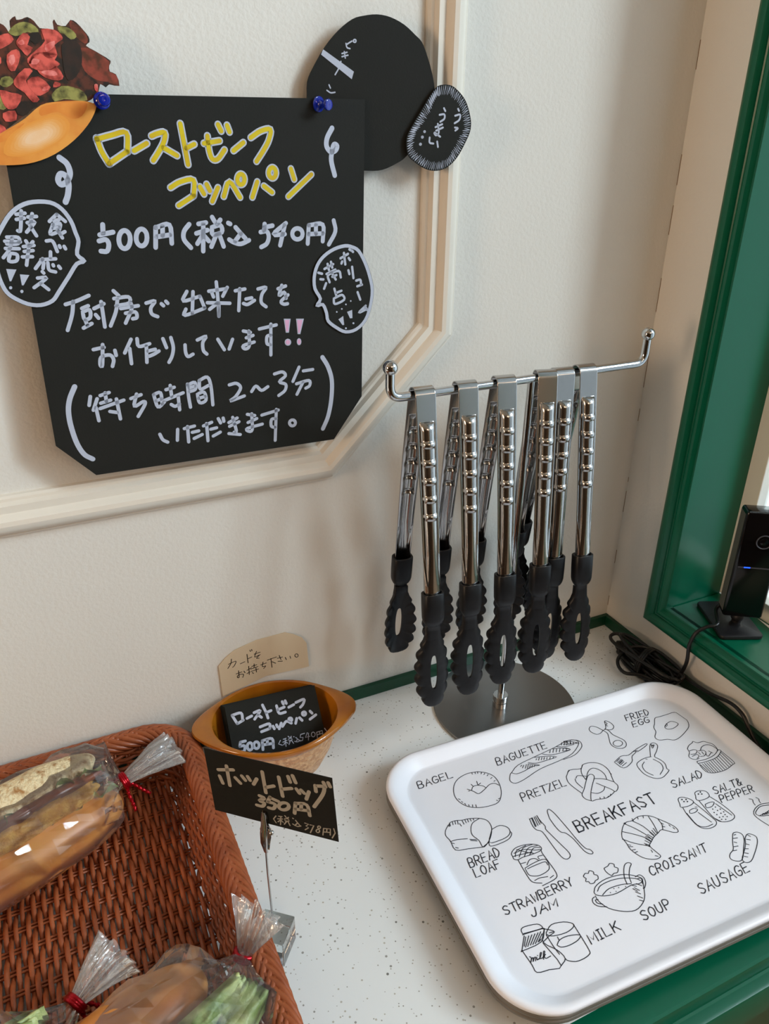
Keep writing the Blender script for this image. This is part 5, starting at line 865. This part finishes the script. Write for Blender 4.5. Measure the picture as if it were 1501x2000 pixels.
# floor weave
b = MB(); bx0, bx1, by0, by1 = KX0+INS+0.002, KX1-INS-0.002, KY0+INS+0.002, KY1-INS-0.002
ST = 0.0195; SPC = 0.0047; k = 0; x = bx0
while x < bx1:
    pts = []; n = int((by1-by0)/0.0032); wob = rnd.uniform(-0.0005, 0.0005); ph = PI*(k % 2)
    for i in range(n+1):
        y = by0+(by1-by0)*i/n
        pts.append((x+wob+0.0004*math.sin(y*60+k), y, 0.0082+0.0029*math.sin(PI*y/ST+ph)))
    tube(b, pts, 0.0023+rnd.uniform(-0.0002, 0.0002), 6)
    x += SPC; k += 1
obj('woven_base', b, M['wicker'], root, angle=180)
b = MB(); y = math.ceil(by0/ST)*ST+ST/2
while y < by1:
    for d in (-0.0017, 0.0017): tube(b, [(bx0-0.004, y+d, 0.0082), (bx1+0.004, y+d, 0.0082)], 0.0012, 6)
    y += ST
obj('base_stakes', b, M['wicker'], root, angle=180)
# sides
b = MB(); LAY = 12
for l in range(LAY):
    f = (l+0.4)/LAY; ins = INS*(1-f)**0.9; z = 0.0055+(KH-0.008)*f
    path, L_ = rr_path(ins+0.002, 0.045, 0.0036); W2 = L_/(2*round(L_/(2*0.0135)))
    pts = [(p.x+nn.x*a_, p.y+nn.y*a_, z+0.0009*math.sin(s*90+l)) for p, nn, s in path for a_ in (0.0018*math.sin(PI*s/W2+PI*(l % 2)),)]
    tube(b, pts, 0.0021, 6, closed=True)
obj('woven_side', b, M['wicker'], root, angle=180)
b = MB(); path, L_ = rr_path(0.002, 0.045, 0.0135); path2, _ = rr_path(INS+0.002, 0.045, 0.0135)
for i, (p, nn, s) in enumerate(path):
    q = p-nn*INS*0.95
    for d in (-0.0014, 0.0014):
        t = Vector((-nn.y, nn.x))*d
        tube(b, [(q.x+t.x, q.y+t.y, 0.005), (p.x+t.x, p.y+t.y, KH)], 0.0013, 5)
obj('side_stakes', b, M['wicker'], root, angle=180)
# braided rim
fine, L_ = rr_path(0.0, 0.045, 0.001)
NF = len(fine)
b = MB(); PITCH = 0.0098
def braid(n0, n1, length, rx, rz, rad, dz):
    N = int(L_/PITCH)
    for k in range(N):
        pts = []
        s0 = k*L_/N+rnd.uniform(-0.0008, 0.0008)
        for i in range(11):
            t = i/10; fi = int((s0+length*t)/L_*NF) % NF
            p, nn, _s = fine[fi]; a = lerp(n0, n1, t)
            pts.append((p.x+nn.x*rx*math.sin(a), p.y+nn.y*rx*math.sin(a), KH+dz+rz*math.cos(a)))
        tube(b, pts, [rad*(0.65+0.35*math.sin(PI*min(1, max(0, i/10)))) for i in range(11)], 6)
braid(math.radians(-35), math.radians(125), -0.046, 0.0094, 0.0078, 0.0033, 0.0)
braid(math.radians(20), math.radians(-125), -0.040, 0.0088, 0.0076, 0.0032, 0.0005)
obj('braided_rim', b, M['wicker'], root, angle=180)

# ------------------------------------------------------------------ wrapped rolls
def nz(v, s): return noise.noise(Vector(v)*s)
def blob(c, r, tf, seg=40, amp=0.0, sc=60, p=2.0, seed=0, flat=None):
    b = MB()
    def fn(d):
        k = 1.0
        if p != 2.0: k = 1/((abs(d.x)**p+abs(d.y)**p+abs(d.z)**p)**(1/p))
        v = Vector((d.x*r[0], d.y*r[1], d.z*r[2]))
        return k*(1+amp*nz(v+Vector((seed, seed*2, 0)), sc)+amp*0.5*nz(v+Vector((seed, 0, 7)), sc*2.6))
    sphere(b, c, r, seg, fn=fn)
    b.v = [tuple(tf @ Vector(v)) for v in b.v]
    return b
def leaf(tf, x0, x1, yb, zb, h, lean, seed, amp=0.005):
    """frilly leaf edge standing along the roll"""
    b = MB(); n = 90; m_ = 7; rows = []
    for i in range(n+1):
        f = i/n; x = lerp(x0, x1, f); ring = []
        env = math.sin(PI*min(1, max(0, f)))**0.35
        hh = h*env*(0.75+0.4*nz((x, seed, 0), 45))
        for j in range(m_):
            g = j/(m_-1)
            wv = amp*g*(math.sin(x*260+seed)+1.2*nz((x, g*0.02, seed), 130))
            ring.append(tf @ Vector((x+0.5*amp*g*math.sin(x*410+seed*3), yb+lean*g*g+wv, zb+hh*g+0.35*amp*g*math.sin(x*330+seed*2))))
        rows.append(ring)
    loft(b, rows, closed=False)
    return b
def leaf_sheet(tf, x0, x1, yb, spread, zb, h, seed):
    """broad curly leaf lying over the side of the roll"""
    b = MB(); n = 80; m_ = 12; rows = []
    for i in range(n+1):
        f = i/n; x = lerp(x0, x1, f); ring = []
        env = math.sin(PI*min(1, f*0.90+0.05))**0.5*(0.85+0.3*nz((x, seed, 0), 40))
        for j in range(m_+1):
            g = j/m_; a_ = 0.0035+0.006*g*g
            z = zb+h*math.sin(PI*(0.15+0.75*g))+a_*(1.5*nz((x, g*0.05, seed), 42)+0.5*nz((x, g*0.05, seed+9), 95))+0.0025*g*g*math.sin(x*170+seed*5)
            ring.append(tf @ Vector((x+0.004*g*nz((x, g, seed+4), 50), yb+spread*g*env+0.005*g*nz((x, g, seed+2), 60), z)))
        rows.append(ring)
    loft(b, rows, closed=False)
    return b
def rings_along(center, size, n=72, pleat=None, seed=0):
    """center: list of points; size: list of (half width, half height)"""
    rings = []; K = len(center); up = Vector((0, 0, 1))
    for i in range(K):
        t = (center[min(K-1, i+1)]-center[max(0, i-1)]).normalized()
        sd = up.cross(t).normalized(); u2 = t.cross(sd)
        ring = []
        for j in range(n):
            a = 2*PI*j/n; x, y = sup(a, 1, 1, 2.4)
            pa, pn = pleat[i] if pleat else (0, 0)
            k = 1+pa*math.sin(pn*a+seed+1.3*math.sin(2*a+seed))+pa*0.6*math.sin((pn*2-3)*a+seed*2)
            c = center[i]+sd*x*size[i][0]*k+u2*y*size[i][1]*k
            e_ = c+sd*x*0.03+u2*y*0.03+Vector((seed, 0, 0)); w = 0.0060*nz(e_, 40)+0.0016*nz(e_, 110)
            ring.append(c+(sd*x+u2*y)*w*min(1, size[i][0]/0.03)**1.5)
        rings.append(ring)
    return rings
def wrapped_roll(loc, rot, half_len, wid, hgt, tie, tail, label, kind, seed, tilt=0.0):
    loc = Vector(loc); tf = Matrix.Translation(loc) @ Matrix.Rotation(rot, 4, 'Z') @ Matrix.Rotation(math.radians(tilt), 4, 'X')
    root = empty('wrapped_roll', loc, label, 'sandwich', 'wrapped rolls in the basket')
    sy = 1 if kind != 'leafy' else -1
    L = half_len
    # crust half, open half, fillings
    bun = blob((0, (-0.019 if kind != 'leafy' else -0.024)*sy, -0.004), (L*(1 if kind != 'leafy' else 0.86), wid*0.32, hgt*0.46), tf, 56, 0.03, 25, 2.2, seed)
    obj('bun_half', bun, M['bun'], root, angle=180)
    bun = blob((-0.004, 0.027*sy, 0.002 if kind != 'leafy' else -0.012), (L*0.97, wid*0.24, hgt*(0.50 if kind != 'leafy' else 0.34)), tf, 56, 0.05, 40, 2.2, seed+3)
    obj('bun_half', bun, M['crumb'] if kind == 'cutlet' else M['bun'], root, angle=180)
    if kind == 'cutlet':
        c = blob((-0.006, 0.001, 0.014), (L*0.86, 0.0125, 0.020), tf, 64, 0.12, 110, 2.6, seed+1); obj('cutlet', c, M['cutlet'], root, angle=180)
        c = blob((-0.002, 0.010, 0.0215), (L*0.88, 0.0080, 0.013), tf, 56, 0.14, 60, 2.2, seed+2); obj('sauce', c, M['sauce'], root, angle=180)
        obj('lettuce', leaf(tf, -L*0.93, L*0.95, 0.0165, 0.010, 0.031, -0.004, seed+0.5), M['lettuce'], root, angle=180)
        obj('lettuce', leaf(tf, -L*0.6, L*0.99, -0.009, 0.006, 0.023, 0.003, seed+2.5, 0.004), M['lettuce'], root, angle=180)
    else:
        if kind != 'leafy':
            c = blob((0, 0.0, 0.012), (L*0.9, 0.011, 0.019), tf, 56, 0.10, 60, 2.2, seed+1); obj('sausage', c, M['sauce'], root, angle=180)
        for q in range(4):
            obj('lettuce', leaf_sheet(tf, -L*0.8, L*(1.10-0.05*q), (0.006-0.004*q)*sy, (0.050-0.007*q)*-1 if sy < 0 else 0.03, 0.006+0.005*q, 0.016-0.001*q, seed+q*1.7), M['lettuce'], root, angle=180)
        if kind == 'leafy':
            # folded white paper sleeve at the near end
            b = MB(); rows = []
            for i in range(13):
                f = i/12; yy = lerp(-0.052, -0.030, f)
                rows.append([tf @ Vector((lerp(L*0.55, L*1.02, g/8)+0.002*math.sin(f*9), yy-0.004*math.sin(g*1.7), 0.0+0.022*math.sin(PI*f)*(1-0.5*g/8)-0.006)) for g in range(9)])
            loft(b, rows, closed=False); obj('paper_sleeve', b, M['napkin'], root, solid=0.0004)
    # cellophane bag
    tie = Vector(tie); tail = Vector(tail)
    ax = (tf.to_3x3() @ Vector((1, 0, 0)))
    c_, s_, pl = [], [], []
    prof_ = [(-1.15, 0.75, 0.25), (-1.08, 0.95, 0.75), (-0.9, 1.04, 1.0), (-0.5, 1.07, 1.08), (0, 1.07, 1.10), (0.3, 1.07, 1.10), (0.55, 1.05, 1.08), (0.75, 1.02, 1.02), (0.9, 0.92, 0.94)]
    dens = [Vector(p) for p in prof_]
    dens = crom(dens, 2)
    for d in dens:
        c_.append(loc+ax*d.x*L+Vector((0, 0, 0.003))); s_.append((wid*0.55*d.y, hgt*0.545*d.z)); pl.append((0.012+0.02*max(0, d.x), 9))
    e0 = c_[-1]; r0 = s_[-1]
    for k in range(1, 13):
        f = k/12; c_.append(e0.lerp(tie, f)); g = (1-f)**1.5
        s_.append((lerp(0.0048, r0[0], g), lerp(0.0044, r0[1], g))); pl.append((0.03+0.12*f*(1-0.4*f), 11))
    bag = MB(); loft(bag, rings_along(c_, s_, 34, pl, seed)); obj('cellophane_bag', bag, M['film'], root, smooth=False)
    c2, s2, p2 = [], [], []
    mid = tie.lerp(tail, 0.5)+Vector((0, 0, 0.004))
    for k in range(19):
        f = k/18; c2.append(((1-f)**2)*tie+2*f*(1-f)*mid+f*f*tail)
        s2.append((lerp(0.0045, 0.0165, f**0.8), lerp(0.0042, 0.009, f**0.7))); p2.append((0.10+0.30*f, 9))
    fr_ = MB(); loft(fr_, rings_along(c2, s2, 80, p2, seed+4)); obj('gathered_end', fr_, M['frill'], root, angle=180, label='bunched cellophane beyond the red tie')
    # red twist tie
    b = MB(); d = (tail-tie).normalized(); sd = Vector((0, 0, 1)).cross(d).normalized(); u2 = d.cross(sd)
    ring = []
    for j in range(60):
        a = 2*PI*j/20; ring.append(tie+d*(0.0018*(j/20-1.5))+(sd*math.cos(a)+u2*math.sin(a))*(0.0074+0.0003*math.sin(a*5)))
    tube(b, ring, 0.0019, 8)
    for sg in (-1, 1):
        p0 = tie-u2*0.004*1.0+sd*0.004*sg
        base = Vector((d.x*0.3+sd.x*(-0.9), d.y*0.3+sd.y*(-0.9), -0.55))
        q = [p0, p0+base*0.007+d*0.004*sg, p0+base*0.016+d*0.007*sg, p0+base*0.024+d*(0.010*sg)]
        cen = crom(q, 8); tube(b, cen, [0.0017+0.0006*math.sin(i*1.9) for i in range(len(cen))], 8)
    obj('twist_tie', b, M['tie'], root, angle=60, label='red foil twist tie')
    return root
wrapped_roll((-0.085, -0.105, 0.051), math.radians(22), 0.098, 0.092, 0.062, (0.0157, -0.0745, 0.052), (0.069, -0.060, 0.061), 'wrapped roll with a brown cutlet, at the back of the basket near the wall', 'cutlet', 1.0, 36)
wrapped_roll((-0.020, -0.353, 0.053), math.radians(22), 0.086, 0.088, 0.062, (0.0715, -0.3005, 0.056), (0.087, -0.292, 0.087), 'wrapped leafy roll in the front right of the basket, leaning on the rim', 'leafy', 2.3, 24)
wrapped_roll((-0.150, -0.335, 0.040), math.radians(27), 0.086, 0.085, 0.058, (-0.051, -0.276, 0.044), (-0.016, -0.255, 0.052), 'wrapped roll at the left front of the basket, mostly out of view', 'plain', 4.1)

# ------------------------------------------------------------------ camera device on the sill
SZ = WZ0
root = empty('web_camera', (0.724, -0.164, SZ), 'black upright camera with a blue light standing on the green window sill', 'camera')
def rbox(mb, c, hx, hy, z0, z1, rad, rot, rim=0.0015, n=6):
    tf = Matrix.Translation((c[0], c[1], 0)) @ Matrix.Rotation(rot, 4, 'Z')
    def R(i, z):
        out = []
        for qx, qy, a0 in ((1, 1, 0), (-1, 1, PI/2), (-1, -1, PI), (1, -1, 3*PI/2)):
            for k in range(n+1):
                a = a0+PI/2*k/n
                out.append(tf @ Vector((qx*(hx-rad)+(rad-i)*math.cos(a), qy*(hy-rad)+(rad-i)*math.sin(a), z)))
        return out
    loft(mb, [R(rim, z0), R(rim*0.3, z0+rim*0.3), R(0, z0+rim), R(0, z1-rim), R(rim*0.3, z1-rim*0.3), R(rim, z1)], cap0=True, cap1=True)
b = MB(); rbox(b, (0.7235, -0.161), 0.026, 0.0385, SZ+0.0003, SZ+0.0055, 0.006, math.radians(-24)); obj('base_plate', b, M['devmatt'], root, angle=40)
FA = math.radians(-34); ca, sa = math.cos(FA), math.sin(FA)
BCX, BCY = 0.7235, -0.1725      # body centre
def body(x, y, z): return Vector((BCX+ca*x-sa*y, BCY+sa*x+ca*y, z))
BZ0, BZ1 = SZ+0.021, SZ+0.021+0.138
b = MB(); tube(b, [body(0, 0.004, SZ+0.005), body(0, 0.004, BZ0+0.006)], 0.0055, 16); sphere(b, body(0, 0.004, SZ+0.013), 0.0075, 20); obj('ball_neck', b, M['devmatt'], root)
HX, HY = 0.0225, 0.0115
b = MB(); rbox(b, (BCX, BCY), HX, HY, BZ0, BZ1, 0.0035, FA, 0.003); bd = obj('camera_body', b, M['device'], root, angle=35)
b = MB()
for sx in (-1, 1):
    vs = [body(sx*(HX+0.0003), yy, zz) for yy, zz in ((-HY+0.0035, BZ0+0.006), (HY-0.003, BZ0+0.006), (HY-0.003, BZ1-0.004), (-HY+0.0035, BZ1-0.004))]
    vs += [body(sx*(HX-0.0006), yy, zz) for yy, zz in ((-HY+0.0035, BZ0+0.006), (HY-0.003, BZ0+0.006), (HY-0.003, BZ1-0.004), (-HY+0.0035, BZ1-0.004))]
    b.add(vs, [(0, 1, 2, 3), (0, 4, 5, 1), (1, 5, 6, 2), (2, 6, 7, 3), (3, 7, 4, 0)])
obj('side_grille', b, M['grille'], bd, smooth=False, label='grey mesh side grille')
zl = BZ1-0.036
b = MB(); pts = [body(0.003+0.0082*math.cos(2*PI*k/40), -HY-0.0002, zl+0.0082*math.sin(2*PI*k/40)) for k in range(40)]; tube(b, pts, 0.0007, 6, closed=True); obj('lens_ring', b, M['led_off'], bd)
b = MB(); lathe(b, [(0.0045, 0), (0.0042, 0.0004), (0.002, 0.0008), (0, 0.0009)], 24, tf=Matrix.Translation(body(0.003, -HY, zl)) @ Vector((sa, -ca, 0)).to_track_quat('Z', 'Y').to_matrix().to_4x4()); obj('lens', b, M['device'], bd)
zs_ = BZ1-0.070
b = MB()
def slit(b, x0, x1):
    vs = [body(x, -HY-0.0003, z) for x, z in ((x0, zs_-0.0007), (x1, zs_-0.0007), (x1, zs_+0.0007), (x0, zs_+0.0007))]+[body(x, -HY+0.0005, z) for x, z in ((x0, zs_-0.0007), (x1, zs_-0.0007), (x1, zs_+0.0007), (x0, zs_+0.0007))]
    b.add(vs, [(0, 1, 2, 3), (0, 4, 5, 1), (1, 5, 6, 2), (2, 6, 7, 3), (3, 7, 4, 0)])
slit(b, -0.0185, -0.0120); slit(b, -0.0050, 0.0185); obj('light_slit', b, M['led_off'], bd, smooth=False)
b = MB(); slit(b, -0.0120, -0.0050); obj('status_light', b, M['led'], bd, smooth=False, label='glowing blue status light')

# power cord: from the camera over the sill into a tied coil behind the tray, then along the wall
rnd = random.Random(8)
def coil_pt(a, k):
    """elongated hank lying between tray corner and wall"""
    c0 = Vector((0.655, -0.108, 0.014)); ax_ = Vector((0.05, -0.998, 0)).normalized(); sd = Vector((0.998, 0.05, 0))
    la, lb_ = 0.048+0.006*math.sin(k*2.1), 0.012+0.004*math.sin(k*3.7)
    return c0+ax_*(la*math.cos(a)+0.006*math.sin(k*1.3))+sd*(lb_*math.sin(a)+0.004*math.sin(k*2.9))+Vector((0, 0, 0.010*math.sin(k*1.9)+0.004*math.sin(2*a+k)))
pts = [body(-HX+0.003, HY-0.002, BZ0+0.004), body(-HX-0.003, HY*0.4, BZ0-0.002), (0.690, -0.172, 0.1035), (0.678, -0.168, 0.1000), (0.667, -0.164, 0.092), (0.6615, -0.163, 0.075), (0.6625, -0.164, 0.052), (0.665, -0.158, 0.030)]
for k in range(7):
    for j in range(10): pts.append(coil_pt(2*PI*j/10+0.3, k))
pts += [(0.640, -0.128, 0.010), (0.622, -0.108, 0.008), (0.628, -0.088, 0.012), (0.650, -0.084, 0.022), (0.669, -0.105, 0.028), (0.673, -0.140, 0.026), (0.670, -0.156, 0.022), (0.664, -0.148, 0.020), (0.660, -0.120, 0.024), (0.668, -0.150, 0.024), (0.671, -0.172, 0.022), (0.6715, -0.200, 0.0255), (0.6715, -0.228, 0.033), (0.6715, -0.246, 0.030), (0.6712, -0.257, 0.020), (0.6712, -0.272, 0.0085), (0.6712, -0.300, 0.0042), (0.671, -0.42, 0.004)]
b = MB(); tube(b, crom(pts, 6), 0.0023, 10)
root = empty('power_cord', (0.655, -0.108, 0.0), 'black cord tied in a coil behind the tray and running up to the camera', 'cord')
obj('cable', b, M['cord'], root, angle=180)
b = MB()
for q in range(3):
    tube(b, [(0.656+0.021*math.cos(2*PI*j/20), -0.112+0.003*q+0.006*math.cos(2*PI*j/20), 0.016+0.0155*math.sin(2*PI*j/20)) for j in range(20)], 0.0016, 8, closed=True)
obj('cord_binding', b, M['cord'], root)

# paper slip on the sill
sl = Vector((0.7615, -0.186, SZ)); tfp = Matrix.Translation(sl) @ Matrix.Rotation(math.radians(-58), 4, 'Z')
TPp = lambda x, y, h: tfp @ Vector((x, y, h))
root = empty('paper_slip', (0.725, -0.27, SZ), 'white paper slip lying on the green sill at the right edge', 'paper')
sl = Vector((0.760, -0.192, 0)); d1 = Vector((-0.45, -0.89, 0)).normalized(); d2 = Vector((0, 0, 0))
b = MB(); prism(b, [(0.7615, -0.172), (0.7615, -0.30), (0.735, -0.30), (0.7565, -0.196)], lambda x, y, h: (x, y, h), SZ+0.0002, SZ+0.0007)
obj('sheet', b, M['paper'], root, smooth=False)
b = MB(); TZ = lambda x, y, h: (x, y, SZ+h)
for s in ([(0.758, -0.203), (0.7535, -0.208)], [(0.7555, -0.2065), (0.7575, -0.213)], [(0.7520, -0.212), (0.7555, -0.217)]): ribbon(b, s, 0.0011, TZ, 0.0009)
obj('writing', b, M['blackink'], root, smooth=False)
